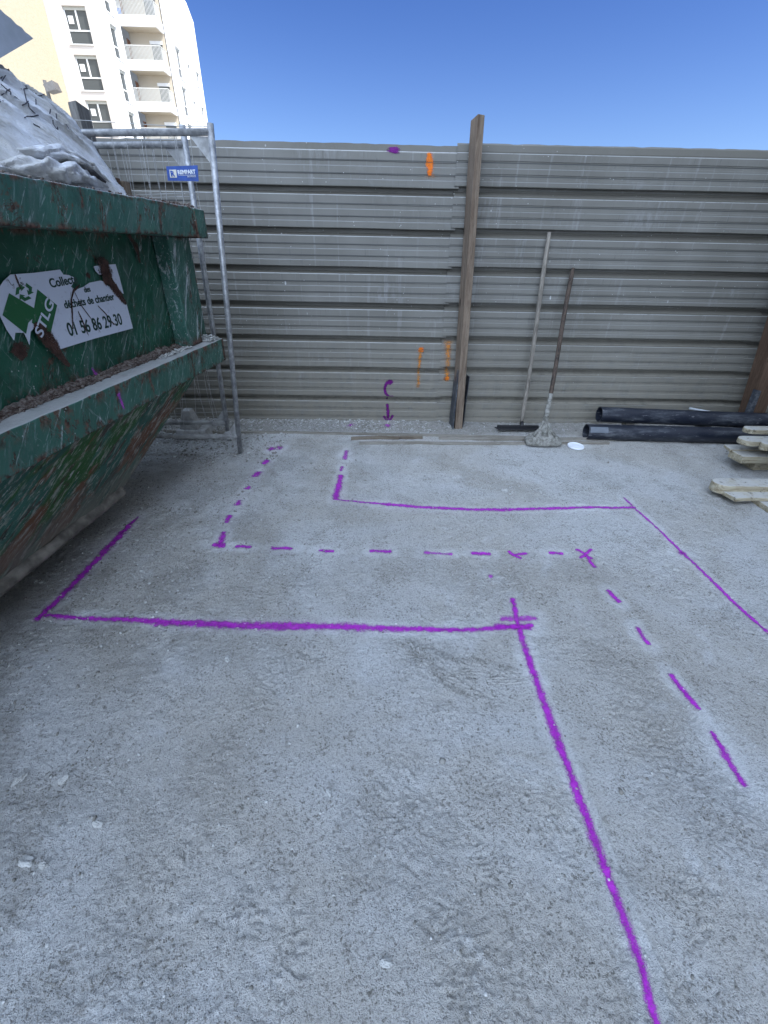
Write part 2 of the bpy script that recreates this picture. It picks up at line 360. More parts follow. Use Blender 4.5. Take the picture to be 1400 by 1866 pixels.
M['blue'] = plain('blue_sign_plate', (.010, .055, .26), .45, 0, .2, 30)
M['white_print'] = plain('white_print', (.62, .65, .68), .6, 0, .05)
M['cream_print'] = plain('cream_print', (.60, .58, .50), .6, 0, .05)
def mk_sticker(name, c0, dirt):
    m = MT(name, .45); c = m.co()
    base = m.mix(m.ramp(m.noise(30, c, 5, .7), .58, .72, 0, .5), c0, (.25, .26, .28))
    base = m.mix(m.ramp(m.noise(16, m.co('Object', (1, 1, .35), (.5, 0, 0)), 6, .8, 1.2), .63, .67, 0, .9), base, dirt)
    m.col(base); return m.m
M['sticker'] = mk_sticker('worn_white_sticker', (.56, .60, .70), (.055, .05, .05))
M['sticker_green'] = mk_sticker('green_sticker_print', (.006, .10, .030), (.3, .33, .35))
M['sticker_ink'] = mk_sticker('dark_green_lettering', (.006, .040, .030), (.40, .43, .48))
def mk_bag():
    m = MT('dusty_woven_sack', .85, 0, .3); c = m.co()
    base = m.mix(m.ramp(m.noise(4, c, 6, .7, .6), .35, .65), (.50, .49, .46), (.70, .72, .76))
    base = m.mix(m.ramp(m.noise(13, m.co('Object', (1, 1, 2.4), (.4, 0, 0)), 5, .75), .55, .72, 0, .6), base, (.30, .28, .24))
    z = m.n('ShaderNodeSeparateXYZ'); m.nt.links.new(c, z.inputs[0])
    m.col(base); m.bump(m.noise(9, m.co('Object', (1, .5, 2.2), (.5, 0, 0)), 5, .65, 1.2), .03, .7); m.bump(m.noise(45, m.co('Object', (1, .6, 3), (.6, 0, 0)), 5, .7), .005, .7)
    w = m.n('ShaderNodeTexWave'); m.nt.links.new(c, w.inputs[0]); w.inputs['Scale'].default_value = 120; m.bump(w.outputs['Fac'], .0008, .4)
    return m.m
M['bag'] = mk_bag()
M['marker'] = plain('black_marker', (.045, .045, .06), .8)
M['board_face'] = plain('grey_board_face', (.42, .46, .52), .8, 0, .12, 9)
M['board_core'] = plain('torn_board_edge', (.030, .028, .028), .95, 0, .4, 60)  # near black: shade of the downward edge put into the colour
def mk_paint(name, core, edge, dens=1.0, fuzz=.5, patch=.0):
    m = MT(name, .7, 0, .2)
    uv = m.n('ShaderNodeUVMap'); s = m.n('ShaderNodeSeparateXYZ'); m.nt.links.new(uv.outputs[0], s.inputs[0]); r = s.outputs[0]
    n1 = m.noise(240, None, 3, .7); n2 = m.noise(38, None, 4, .6)
    k = m.mth('ADD', m.mth('SUBTRACT', 1.0, r), m.mth('MULTIPLY', m.mth('SUBTRACT', n2, .5), .9))
    k = m.mth('ADD', k, m.mth('MULTIPLY', m.mth('SUBTRACT', n1, .5), .9))
    al = m.mth('MULTIPLY', m.ramp(k, .38, .38+fuzz*.62, 0, 1), m.ramp(r, .80, 1.0, 1, 0))
    al = m.mth('MULTIPLY', al, m.ramp(m.noise(7, None, 5, .7), .30, .52, .74, 1)); al = m.mth('MULTIPLY', al, m.ramp(m.noise(330, None, 2, .6), .30, .42, .30, 1))
    if patch: al = m.mth('MULTIPLY', al, m.ramp(m.noise(25, None, 4, .7), patch-.12, patch+.08, .25, 1))
    sp_ = m.mth('MULTIPLY', m.ramp(m.noise(420, None, 2, .6), .56, .64), m.ramp(r, .35, .95, .55, 0)); al = m.mth('MAXIMUM', al, sp_)
    al = m.mth('MULTIPLY', al, dens)
    m.col(m.mix(m.ramp(n2, .3, .7), core, edge)); m.put(m.b.inputs['Alpha'], al); m.bump(m.noise(170, None, 3, .7), .003, .8)
    return m.m
M['purple'] = mk_paint('purple_spray_paint', (.27, .010, .31), (.42, .035, .47), .95, .85, .24)
M['purple_soft'] = mk_paint('thin_purple_spray_paint', (.34, .040, .38), (.44, .07, .48), .78, .8, .42)
M['purple_dark'] = mk_paint('dark_purple_spray_paint', (.095, .004, .110), (.135, .008, .15), .97, .3)
M['orange'] = mk_paint('orange_spray_paint', (.85, .17, .01), (.85, .22, .02), .95, .6)
M['orange_soft'] = mk_paint('thin_orange_spray_paint', (.50, .20, .03), (.70, .24, .02), .62, .9, .42)

# ------------------------------------------------------------------ ground
def vec_px(pts): return [atz(x, y)[:2] for x, y in pts]
# boot and tyre prints: centre (pixel), half length, half width, heading, seed
PRINTS = [((805,1215),.20,.070,2.45,'c'), ((880,1222),.14,.060,2.9,'c'), ((742,1222),.11,.05,.3,'w'), ((520,1235),.17,.10,.9,'w'), ((560,1195),.12,.07,.3,'w'),
          ((1290,1110),.30,.045,2.35,'w'), ((1235,1065),.14,.06,2.2,'w'), ((935,1060),.15,.08,2.6,'w'), ((850,1100),.14,.08,.2,'w'), ((720,1440),.12,.07,1.2,'w'),
          ((900,1560),.10,.05,1.5,'w'), ((1000,1500),.12,.06,2.0,'w'), ((830,1720),.10,.06,1.4,'w'), ((540,1720),.11,.05,1.6,'w'), ((1260,1640),.10,.05,.9,'w'),
          ((1180,1340),.16,.07,2.1,'w'), ((760,905),.16,.09,.2,'w'), ((960,980),.25,.07,.1,'w'), ((560,950),.2,.08,.4,'w'), ((330,1560),.08,.04,.9,'w'), ((460,1650),.10,.05,1.2,'w')]
LINE_C = vec_px([(945,1140),(968,1215),(1035,1400),(1095,1560),(1140,1680),(1170,1760),(1202,1880)])
def seg_dist(x, y, P):
    best = np.full(np.shape(x), 9.0); side = np.zeros(np.shape(x))
    for a, b in zip(P[:-1], P[1:]):
        d = b-a; L = d@d; t = np.clip(((x-a[0])*d[0]+(y-a[1])*d[1])/L, 0, 1)
        ex = x-a[0]-t*d[0]; ey = y-a[1]-t*d[1]; q = np.hypot(ex, ey); s = (x-a[0])*d[1]-(y-a[1])*d[0]
        side = np.where(q < best, s, side); best = np.minimum(best, q)
    return best, side
def height(x, y):
    x = np.asarray(x, float); y = np.asarray(y, float)
    h = .010*noise(x, y, 1.1, 1) + .0045*noise(x, y, .31, 2) + .0016*noise(x, y, .11, 3)
    m = sst(-.20, .35, noise(x, y, .55, 4)+.3*noise(x, y, .16, 5))
    left = sst(-.3, -1.2, x)
    h += (.0004+.0022*m+.0026*left)*noise(x, y, .042, 6) + (.0005+.0014*m+.0018*left)*noise(x, y, .016, 7)
    wx = x+.03*noise(x, y, .10, 8)+.010*noise(x, y, .03, 18); wy = y+.03*noise(x, y, .10, 9)+.010*noise(x, y, .03, 19)
    cr = np.exp(-(noise(wx, wy, .065, 10)/.085)**2); cr2 = np.exp(-(noise(wx*1.0+3, wy*1.5, .036, 12)/.12)**2)
    m2 = sst(.0, .38, noise(x, y, .36, 11)+.35*noise(x, y, .10, 22))*(1-.7*left)
    h += m2*(.0032*cr*sst(-.2, .3, noise(x, y, .12, 23))-.0030*cr2)
    for (px, L, Wd, hd, kd) in PRINTS:
        c = atz(*px); ca, sa = math.cos(hd), math.sin(hd); u = (x-c[0])*ca+(y-c[1])*sa; v = -(x-c[0])*sa+(y-c[1])*ca
        e = (u/L)**2+(v/Wd)**2; k = sst(1.15, .65, e+.7*noise(x, y, .05, 14)); k = k*sst(-.5, -.05, noise(x, y, .07, 25))
        if kd == 'c':
            w = .005*noise(x, y, .03, 15); vv_ = np.abs(v+w); ph = (u-.9*vv_-3*vv_**2/Wd+w*.6)/.042; q = ph-np.floor(ph)
            g_ = np.maximum(np.exp(-((q-.5)/.13)**2), np.exp(-((v+w)/.0045)**2))
            h += k*(.0030-.0115*g_)
        else:
            h += k*(.0035*np.exp(-(noise(wx+7, wy+u*.2, .040, 16)/.12)**2)-.0045*np.exp(-(noise(wx-5, wy, .034, 17)/.12)**2))
    d, s = seg_dist(x, y, LINE_C)
    h += np.where(s < 0, 1, 0)*(.005*np.exp(-((d-.034)/.008)**2)-.004*np.exp(-((d-.022)/.006)**2))*sst(1.1, .5, y)
    h += sst(3.42, 3.78, y+.05*noise(x, y, .3, 20))*(.002+.006*noise(x, y, .16, 21)+.007*noise(x, y, .04, 22)+.004*noise(x, y, .018, 24))
    h += .008*np.exp(-((y-3.46)/.05)**2)*sst(1.6, .9, x)
    return h
def axis(stops):
    out = [stops[0][0]]
    for (a, s0), (b, s1) in zip(stops[:-1], stops[1:]):
        while out[-1] < b-1e-6:
            t = (out[-1]-a)/(b-a); out.append(min(b, out[-1]+s0+(s1-s0)*t))
    return np.array(out)
gx = axis([(-60, 20), (-9, .8), (-3.4, .016), (-1.9, .0070), (-1.2, .0045), (1.25, .0045), (1.9, .0065), (3.6, .013), (9, .8), (60, 20)])
gy = axis([(-40, 20), (-3, .4), (.05, .0032), (1.4, .0036), (2.4, .0062), (4.0, .010), (5, .2), (12, 2), (90, 30)])
GX, GY = np.meshgrid(gx, gy); near = (np.abs(GX) < 9) & (GY > -3) & (GY < 6)
GZ = np.where(near, height(GX, GY), 0)
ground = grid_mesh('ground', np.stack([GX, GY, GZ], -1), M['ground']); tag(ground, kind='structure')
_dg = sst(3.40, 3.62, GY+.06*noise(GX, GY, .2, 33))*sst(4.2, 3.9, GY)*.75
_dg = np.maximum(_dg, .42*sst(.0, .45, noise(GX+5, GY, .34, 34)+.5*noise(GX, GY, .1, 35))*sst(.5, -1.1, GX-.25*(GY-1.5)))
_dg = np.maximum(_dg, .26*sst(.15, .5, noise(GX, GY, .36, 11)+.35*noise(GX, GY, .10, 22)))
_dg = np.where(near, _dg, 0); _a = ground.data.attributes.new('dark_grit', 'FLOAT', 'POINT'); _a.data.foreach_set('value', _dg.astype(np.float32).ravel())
far = MB().add([(-900,-900,-.03),(900,-900,-.03),(900,1500,-.03),(-900,1500,-.03)], [(0,1,2,3)]).build('terrain', M['ground']); tag(far, kind='structure')
def gh(x, y):     # the ground mesh's own height (bilinear)
    x = np.asarray(x, float); y = np.asarray(y, float)
    i = np.clip(np.searchsorted(gx, x)-1, 0, len(gx)-2); j = np.clip(np.searchsorted(gy, y)-1, 0, len(gy)-2)
    tx = (x-gx[i])/(gx[i+1]-gx[i]); ty = (y-gy[j])/(gy[j+1]-gy[j])
    return (GZ[j, i]*(1-tx)+GZ[j, i+1]*tx)*(1-ty)+(GZ[j+1, i]*(1-tx)+GZ[j+1, i+1]*tx)*ty

# ------------------------------------------------------------------ stones
_p = (1+5**.5)/2
ICO_V = np.array([(-1,_p,0),(1,_p,0),(-1,-_p,0),(1,-_p,0),(0,-1,_p),(0,1,_p),(0,-1,-_p),(0,1,-_p),(_p,0,-1),(_p,0,1),(-_p,0,-1),(-_p,0,1)])/math.hypot(1, _p)
ICO_F = np.array([(0,11,5),(0,5,1),(0,1,7),(0,7,10),(0,10,11),(1,5,9),(5,11,4),(11,10,2),(10,7,6),(7,1,8),(3,9,4),(3,4,2),(3,2,6),(3,6,8),(3,8,9),(4,9,5),(2,4,11),(6,2,10),(8,6,7),(9,8,1)])
def stone_cloud(name, P, size, mat, flat=.6, parent=None):
    n = len(P); V = np.repeat(ICO_V[None], n, 0)*(1+RNG.uniform(-.32, .32, (n, 12, 1)))
    V = V*np.stack([RNG.uniform(.7, 1.5, n), RNG.uniform(.6, 1.1, n), RNG.uniform(.35, .9, n)*flat/.6], -1)[:, None]
    a = RNG.uniform(0, 2*np.pi, n); b = RNG.uniform(-.5, .5, n)
    ca, sa, cb, sb = np.cos(a), np.sin(a), np.cos(b), np.sin(b)
    V = np.stack([V[..., 0]*cb[:, None]-V[..., 2]*sb[:, None], V[..., 1], V[..., 0]*sb[:, None]+V[..., 2]*cb[:, None]], -1)
    V = np.stack([V[..., 0]*ca[:, None]-V[..., 1]*sa[:, None], V[..., 0]*sa[:, None]+V[..., 1]*ca[:, None], V[..., 2]], -1)
    V = V*np.asarray(size)[:, None, None]+P[:, None]
    Fc = (ICO_F[None]+12*np.arange(n)[:, None, None]).reshape(-1, 3)
    me = bpy.data.meshes.new(name); me.vertices.add(n*12); me.vertices.foreach_set('co', V.astype(np.float32).ravel())
    me.loops.add(Fc.size); me.loops.foreach_set('vertex_index', Fc.ravel().astype(np.int32))
    me.polygons.add(len(Fc)); me.polygons.foreach_set('loop_start', np.arange(0, Fc.size, 3, dtype=np.int32)); me.polygons.foreach_set('loop_total', np.full(len(Fc), 3, np.int32))
    me.update(calc_edges=True); me.materials.append(mat); o = bpy.data.objects.new(name, me); COL.objects.link(o)
    if parent is not None: o.parent = parent
    return o
def scatter(n, x0, x1, y0, y1, dens):
    x = RNG.uniform(x0, x1, n); y = RNG.uniform(y0, y1, n); k = RNG.uniform(0, 1, n) < dens(x, y); return x[k], y[k]
parts = []
def addst(n, box, dens, smin, smax, pw=3):
    x, y = scatter(n, *box, dens); s = smin+(smax-smin)*RNG.uniform(0, 1, len(x))**pw
    parts.append((np.stack([x, y, gh(x, y)+s*.15], -1), s))
clump = lambda x, y: sst(-.05, .4, noise(x, y, .30, 31)+.4*noise(x, y, .09, 32))
addst(46000, (-2.2, 3.0, .15, 3.6), lambda x, y: .26+.74*clump(x, y)*(.4+.6*sst(0, -1.4, x)), .0010, .0046, 3)
addst(26000, (-1.9, -.1, .25, 3.3), lambda x, y: clump(x+5, y)*sst(.4, -1.3, x-.25*(y-1.5)), .0012, .0060, 3)
addst(12000, (-2.4, 3.3, 3.40, 3.90), lambda x, y: sst(3.45, 3.72, y+.10*noise(x, y, .25, 33))*(.10+.90*sst(1.0, .1, x)), .0025, .011, 2.6)
addst(3500, (-1.9, -.75, 2.75, 3.6), lambda x, y: .85*sst(2.75, 3.1, y), .002, .013, 3)
addst(1500, (-1.9, -.6, 1.0, 2.5), lambda x, y: sst(-.5, -1.2, x-.2*(y-1.5)), .002, .009, 4)
addst(120, (-1.5, 2.8, .2, 3.3), lambda x, y: .6+0*x, .004, .011, 3)
P = np.concatenate([a for a, b in parts]); S = np.concatenate([b for a, b in parts])
tag(stone_cloud('gravel', P, S, M['stone']), 'loose crushed gravel and grit strewn over the dusty ground', 'gravel', kind='stuff')
def rock(px, r, label, mat='rubble', fl=.7):
    r = r*.78
    c = atz(*px); s = bpy.data.meshes.new('stone'); n = 3
    import bmesh
    bm = bmesh.new(); bmesh.ops.create_icosphere(bm, subdivisions=n, radius=1)
    sd_ = px[0]
    for v in bm.verts:
        p = np.array(v.co); q = 1+.55*noise(p[0]+sd_, p[1]+p[2]*1.7, .8, 40)+.22*noise(p[0]*1.3+p[2], p[1]+sd_, .35, 41)
        v.co = Vector((p[0]*1.35*q, p[1]*.8*q, max(-.3, p[2]*fl*q)))*r
    bm.to_mesh(s); bm.free(); s.materials.append(M[mat]); o = bpy.data.objects.new('stone', s); COL.objects.link(o)
    o.location = (c[0], c[1], float(gh(c[0], c[1]))+r*.22); o.rotation_euler = (0, 0, px[0] % 7); tag(o, label, 'stone', 'loose stones on the ground')
rock((352, 816), .030, 'largest pale stone in the shade below the dumpster beside the mesh fence')
rock((330, 822), .016, 'small pale stone left of the large pale stone by the mesh fence')
rock((258, 1040), .012, 'small white stone right of the dumpster, beside the short slanted purple line')
rock((48, 1572), .016, 'bright white stone near the lower left corner of the ground')
rock((80, 1578), .010, 'narrow beige stone just right of the bright white stone lower left', 'stone')
rock((36, 1418), .018, 'grey flat stone at the left edge above the bright white stone', 'stone')
rock((116, 1420), .015, 'round grey stone right of the grey flat stone at the left edge', 'stone')
rock((178, 1502), .014, 'brown grey stone lying in the left foreground dust', 'stone')
rock((415, 1202), .014, 'pale lump of mortar below the long purple line, left part')
rock((703, 1757), .011, 'round grey pebble alone in the centre foreground', 'stone')
rock((600, 1447), .009, 'small white chip in the middle of the ground')
rock((920, 896), .022, 'grey flattened lump above the far purple line', 'stone')
rock((985, 897), .016, 'small grey lump right of the flattened lump above the far purple line', 'stone')
rock((1232, 1040), .016, 'brown lump beside the crossing mark on the right purple line', 'stone')
# ------------------------------------------------------------------ hoarding
PITCHZ = .25; Z0 = 1.9224
def prof_pts(ztop=1.972, zbot=-.012):
    pts = [(ztop, .030), (Z0+.004, .002)]     # (z, y offset away from the camera)
    z = Z0
    while z > 0:
        for dz, dy in ((0, 0), (-.048, 0), (-.050, .0042), (-.0765, .0042), (-.0800, 0), (-.122, 0), (-.124, .0042), (-.1505, .0042), (-.1540, 0), (-.190, 0), (-.1930, .002), (-.197, .044), (-.222, .044), (-.243, .006), (-.2475, .0)):
            if z+dz > zbot: pts.append((z+dz, dy))
        z -= PITCHZ
    last = pts[-1]; pts.append((zbot, last[1])); return pts
PR = prof_pts(); _pz = np.array([p[0] for p in PR])[::-1]; _py = np.array([p[1] for p in PR])[::-1]
def fence_y(z): return np.interp(z, _pz, _py)
fence = empty('hoarding', (0.5, FY, 0), 'long grey corrugated steel site hoarding behind the tools and posts', 'fence')
def dent(x, z):
    return .004*noise(x, z*.5, 1.2, 50)+.0012*noise(x, z*2, .30, 51)+.010*np.exp(-(((x-2.05)/.10)**2+((z-.63)/.07)**2))+.006*np.exp(-(((x-2.1)/.2)**2+((z-.93)/.04)**2))
def sheet(x0, x1, off, dz=0.0, skew=0.0):
    xs = np.arange(x0, x1+.001, .03); xs[-1] = x1; zz = np.array([p[0] for p in PR]); yy = np.array([p[1] for p in PR])
    X, Zm = np.meshgrid(xs, zz); Y = FY+yy[:, None]+off+dent(X, Zm)
    tear = np.where(zz[:, None] > 1.95, 1, 0)*(-.006*np.clip(noise(X, X*0, .11, 52), 0, 1)+.003*noise(X, X*0, .4, 53))
    wob = .003*noise(X, X*0+off*99, .8, 54)
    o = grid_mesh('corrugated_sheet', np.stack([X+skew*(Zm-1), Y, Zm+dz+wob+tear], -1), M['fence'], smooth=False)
    md = o.modifiers.new('gauge', 'SOLIDIFY'); md.thickness = .0012; md.offset = 0
    rel(o, fence)
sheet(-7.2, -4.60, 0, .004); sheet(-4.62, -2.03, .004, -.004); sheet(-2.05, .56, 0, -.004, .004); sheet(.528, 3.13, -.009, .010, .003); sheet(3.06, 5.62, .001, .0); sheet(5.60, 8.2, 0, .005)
# folded angle along the top and rails behind
mb = MB(); mb.box((-7.2, FY+.055, 1.60), (8.2, FY+.095, 1.66)); mb.box((-7.2, FY+.055, .40), (8.2, FY+.095, .46)); rel(mb.build('rear_rail', M['galv_dusty']), fence)

def post(quads_lo, quads_hi, mat, label, shoe=None):
    a = np.array(quads_lo); b = np.array(quads_hi); loc = a.mean(0)
    t = empty('timber_post', loc, label, 'post', 'timber posts propping the hoarding')
    P_ = []; N = 24
    for i in range(N+1):
        k = i/N; q = a*(1-k)+b*k
        q = q+np.array([.0015*noise(np.array([k*2.1]), np.array([loc[0]+j]), .25, 60)[0] for j in range(4)])[:, None]*np.array([1, .3, 0])
        P_.append(q)
    m = MB(); V = np.concatenate(P_); Fs = [(3, 2, 1, 0), tuple(4*N+i for i in range(4))]
    for i in range(N):
        for j in range(4):
            j2 = (j+1) % 4; Fs.append((4*i+j, 4*i+j2, 4*i+4+j2, 4*i+4+j))
    m.add(V, Fs); rel(m.build('timber', mat, bevel=.003), t)
    if shoe: shoe(t)
    return t
# centre post: corners front-left, front-right, back-right, back-left (world), bottom and top
b0 = aty(829.5, 783, 3.645); b1 = aty(842.5, 782, 3.665)
t0 = aty(871.5, 207, 3.640); t1 = aty(884, 207, 3.665)
lo = [(b0[0], 3.645, -.01), (b1[0], 3.665, -.01), (b1[0]-.012, 3.80, -.01), (b0[0]-.016, 3.775, -.01)]
hi = [(t0[0], 3.640, t0[2]), (t1[0], 3.665, t0[2]), (t1[0]-.018, 3.835, t0[2]), (t0[0]-.018, 3.80, t0[2])]
def shoe_c(t):
    m = MB(); x0 = b0[0]-.014
    m.hexa([(x0-.010, 3.63, 0), (x0-.003, 3.63, 0), (x0-.012, 3.80, 0), (x0-.020, 3.80, 0)], [(x0-.006, 3.66, .50), (x0+.004, 3.66, .47), (x0-.004, 3.80, .52), (x0-.012, 3.80, .52)])
    rel(m.build('steel_shoe_plate', M['shoe'], bevel=.001), t)
    m = MB(); x1 = b1[0]+.010
    m.hexa([(x1, 3.70, 0), (x1+.004, 3.70, 0), (x1-.004, 3.78, 0), (x1-.008, 3.78, 0)], [(x1+.008, 3.70, .44), (x1+.012, 3.70, .44), (x1+.002, 3.78, .44), (x1-.002, 3.78, .44)])
    rel(m.build('steel_shoe_plate', M['shoe'], bevel=.001), t)
post(lo, hi, M['post'], 'tall weathered brown timber post in the middle, rising above the hoarding', shoe_c)
xl, xr = -1.943, -1.890
post([(xl, 3.62, 0), (xr, 3.62, 0), (xr, 3.76, 0), (xl, 3.76, 0)], [(xl, 3.62, 2.09), (xr, 3.62, 2.10), (xr, 3.76, 2.085), (xl, 3.76, 2.075)], M['post_grey'],
     'grey timber post behind the dumpster and the sack, leftmost of the posts')
rb = aty(1366, 752, 3.60); rt = aty(1402, 640, 3.60)
sl_ = (rt[0]-rb[0])/(rt[2]-rb[2]); xg = rb[0]-sl_*rb[2]; xt = xg+sl_*2.1
def shoe_r(t):
    m = MB(); a = aty(1352, 770, 3.57); b = aty(1374, 709, 3.57)
    m.hexa([(a[0], 3.57, -.01), (a[0]+.075, 3.57, -.01), (a[0]+.075, 3.575, -.01), (a[0], 3.575, -.01)], [(b[0], 3.57, b[2]), (b[0]+.072, 3.57, b[2]-.015), (b[0]+.072, 3.575, b[2]-.015), (b[0], 3.575, b[2])])
    rel(m.build('steel_shoe_plate', M['shoe'], bevel=.001), t)
post([(xg-.005, 3.59, 0), (xg+.13, 3.59, 0), (xg+.13, 3.72, 0), (xg-.005, 3.72, 0)], [(xt, 3.59, 2.1), (xt+.13, 3.59, 2.1), (xt+.13, 3.72, 2.1), (xt, 3.72, 2.1)], M['post_brown'],
     'brown timber post at the right edge with a dark steel shoe, behind the pipes', shoe_r)

# ------------------------------------------------------------------ paint
def resample(P_, step):
    P_ = [np.array(p, float) for p in P_]; out = [P_[0]]
    for a, b in zip(P_[:-1], P_[1:]):
        L = np.linalg.norm(b-a); n = max(1, int(L/step))
        for i in range(1, n+1): out.append(a+(b-a)*i/n)
    return np.array(out)
def ribbon(name, P2, w, surf, mat, step=.006, across=11, capk=1.0, flare=0, parent=None):
    P_ = resample(P2, step)
    if len(P_) < 4: P_ = resample(P2, np.linalg.norm(P_[-1]-P_[0])/6+1e-4)
    for _ in range(3): P_[1:-1] = (P_[:-2]+P_[1:-1]*2+P_[2:])/4
    d = np.gradient(P_, axis=0); d /= np.linalg.norm(d, axis=1)[:, None]+1e-9; nrm = np.stack([-d[:, 1], d[:, 0]], -1)
    s = np.concatenate([[0], np.cumsum(np.linalg.norm(np.diff(P_, axis=0), axis=1))]); L = s[-1]
    if isinstance(w, (list, tuple)): ww = np.interp(s/L, np.linspace(0, 1, len(w)), w)
    else: ww = np.full(len(s), w)
    ww = ww*(1+.22*noise(s, s*0+P_[0, 0]*7, .06, 70)); hw = ww/2*2.0
    # extend the ends by a cap
    t = np.linspace(-1, 1, across)
    X = P_[:, None, :]+nrm[:, None, :]*(t[None, :, None]*hw[:, None, None])
    e = np.minimum(s, L-s)/(hw*capk*.55+1e-6); cap = np.clip(1-e, 0, 1)
    r = np.sqrt(t[None]**2+cap[:, None]**2); uv = np.stack([np.clip(r, 0, 1.4), np.repeat(s[:, None], across, 1)], -1)
    o = grid_mesh(name, surf(X), mat, uv)
    if parent is not None: o.parent = parent
    return o
def on_ground(X): return np.concatenate([X, (gh(X[..., 0], X[..., 1])+.0022)[..., None]], -1)
def on_fence(off):
    return lambda X: np.stack([X[..., 0], FY+fence_y(X[..., 1]-(.010 if off < 0 else -.004))+off-.0035+dent(X[..., 0], X[..., 1]), X[..., 1]], -1)
HALO = []
def gline(pts, w, label, mat='purple', group=None, name='paint_line', cat='paint line'):
    P_ = vec_px(pts); d_ = P_[-1]-P_[0]; d_ = d_/np.linalg.norm(d_)
    f_ = .94+.36*abs(d_[0])**3          # strokes across the view are as broad as the ones along it
    w = [q*f_ for q in w] if isinstance(w, list) else w*f_
    e_ = .30*np.mean(w); P_[0] = P_[0]-(P_[1]-P_[0])/np.linalg.norm(P_[1]-P_[0])*e_; P_[-1] = P_[-1]+(P_[-1]-P_[-2])/np.linalg.norm(P_[-1]-P_[-2])*e_
    HALO.append((P_, np.mean(w)))
    return tag(ribbon(name, P_, w, on_ground, M[mat]), label, cat, group)
gline([(252,942),(236,958),(196,1000),(150,1048),(110,1090),(66,1133)], [.018,.050,.050,.045,.040,.030], 'thick purple line slanting out from under the green dumpster')
gline([(85,1124),(150,1127),(270,1131),(400,1139),(500,1141),(620,1143),(760,1147),(860,1146),(972,1139)], [.020,.022,.029,.035,.037,.034,.025,.022,.021], 'long horizontal purple line running from the dumpster side to the cross mark')
gline([(280,1138),(360,1132),(450,1140),(560,1147)], [.018,.022,.026,.020], 'second thinner purple stroke overlapping the left part of the long horizontal line', 'purple_soft')
gline([(934,1088),(945,1140),(968,1215),(1035,1400),(1095,1560),(1140,1680),(1170,1760),(1202,1880)], [.030,.028,.032,.034,.032,.030,.024,.018], 'long purple line running from the cross mark down to the bottom edge')
gline([(912,1126),(946,1127),(980,1126)], .024, 'short purple crossbar above the corner of the two long purple lines', 'purple_soft')
gline([(900,1140),(970,1143)], .026, 'short dark purple stroke thickening the corner of the two long lines')
gline([(608,911),(700,920),(800,926),(920,928),(1040,927),(1158,926)], [.010,.028,.030,.030,.025,.022], 'far horizontal purple line ending at the right corner near the pallets')
gline([(1136,908),(1155,926),(1245,1010),(1330,1090),(1420,1170)], [.018,.017,.020,.022,.022], 'solid purple line slanting off the right edge past the pallets')
gline([(1236,1009),(1252,1011)], .034, 'small purple blob on the slanting right hand line', name='paint_spot', cat='paint mark')
gline([(622,866),(617,888),(611,912)], .048, 'upright purple stroke left of the far horizontal line')
gline([(632,820),(628,838)], .040, 'short purple dash just below the laths on the left', 'purple_soft', 'purple marks by the far line')
gline([(624,850),(621,860)], .030, 'tiny purple dash above the upright stroke', 'purple_soft')
DL = 'dashes of the dashed purple path'
for i, (a, b, w, nm) in enumerate([((512,814),(506,821),.06,'faint purple dash in the slanting row nearest to the hoarding, right of its twin'), ((499,816),(492,822),.055,'purple dash at the far end of the slanting row, near the mesh fence foot'), ((489,839),(480,847),.055,'second purple dash from the hoarding in the slanting left row'),
        ((474,860),(464,871),.05,'third purple dash from the hoarding in the slanting left row'), ((457,887),(447,893),.045,'middle purple dash of the slanting left row'), ((438,912),(431,922),.045,'third purple dash from the corner mark in the slanting left row'),
        ((420,938),(412,952),.04,'nearest purple dash above the purple corner mark')]):
    gline([a, ((a[0]+b[0])/2, (a[1]+b[1])/2), b], w, nm, 'purple' if i else 'purple_soft', DL, 'paint_dash', 'paint dash')
gline([(408,968),(402,990),(400,996)], .040, 'purple upright of the corner mark where the two dashed rows meet', group=DL, name='paint_dash', cat='paint dash')
gline([(386,992),(412,994)], .030, 'purple foot of the corner mark where the two dashed rows meet', group=DL, name='paint_dash', cat='paint dash')
lab = ['first purple dash right of the corner mark in the horizontal row', 'second purple dash of the horizontal row, longer than the first', 'short third purple dash of the horizontal row', 'fourth purple dash, in the middle of the horizontal row',
       'longest purple dash of the horizontal row, pale and thin', 'purple dash left of the arrowhead in the horizontal row', 'small purple dash between the arrowhead and the X']
for (x0, x1, y, w), l in zip([(428,459,996,.024), (493,534,999,.024), (581,609,1004,.022), (673,716,1004,.022), (771,825,1006.5,.022), (858,895,1007,.024), (1000,1027,1007,.022)], lab):
    gline([(x0, y-.8), ((x0+x1)/2, y), (x1, y+.8)], w, l, 'purple_soft' if 'pale' in l else 'purple', DL, 'paint_dash', 'paint dash')
ah = empty('paint_arrowhead', (*atz(940, 1008)[:2], 0), 'purple arrowhead pointing left in the horizontal dashed row', 'paint mark')
for pts in ([(964,1007),(945,1009),(930,1011)], [(926,1000),(934,1009),(954,1018)]):
    rel(ribbon('stroke', vec_px(pts), .024, on_ground, M['purple']), ah)
xm = empty('paint_cross', (*atz(1070, 1010)[:2], 0), 'purple X with a tail where the dashed row turns towards the viewer', 'paint mark')
for pts in ([(1047,998),(1070,1010),(1078,1025),(1088,1036)], [(1080,999),(1066,1010),(1056,1017)], [(1062,1008),(1084,1019)]):
    rel(ribbon('stroke', vec_px(pts), .022, on_ground, M['purple']), xm)
lab = ['first purple dash below the X in the right hand dashed row', 'second purple dash below the X, short and slanting', 'third purple dash below the X, long and slanting', 'nearest and longest purple dash of the right hand dashed row']
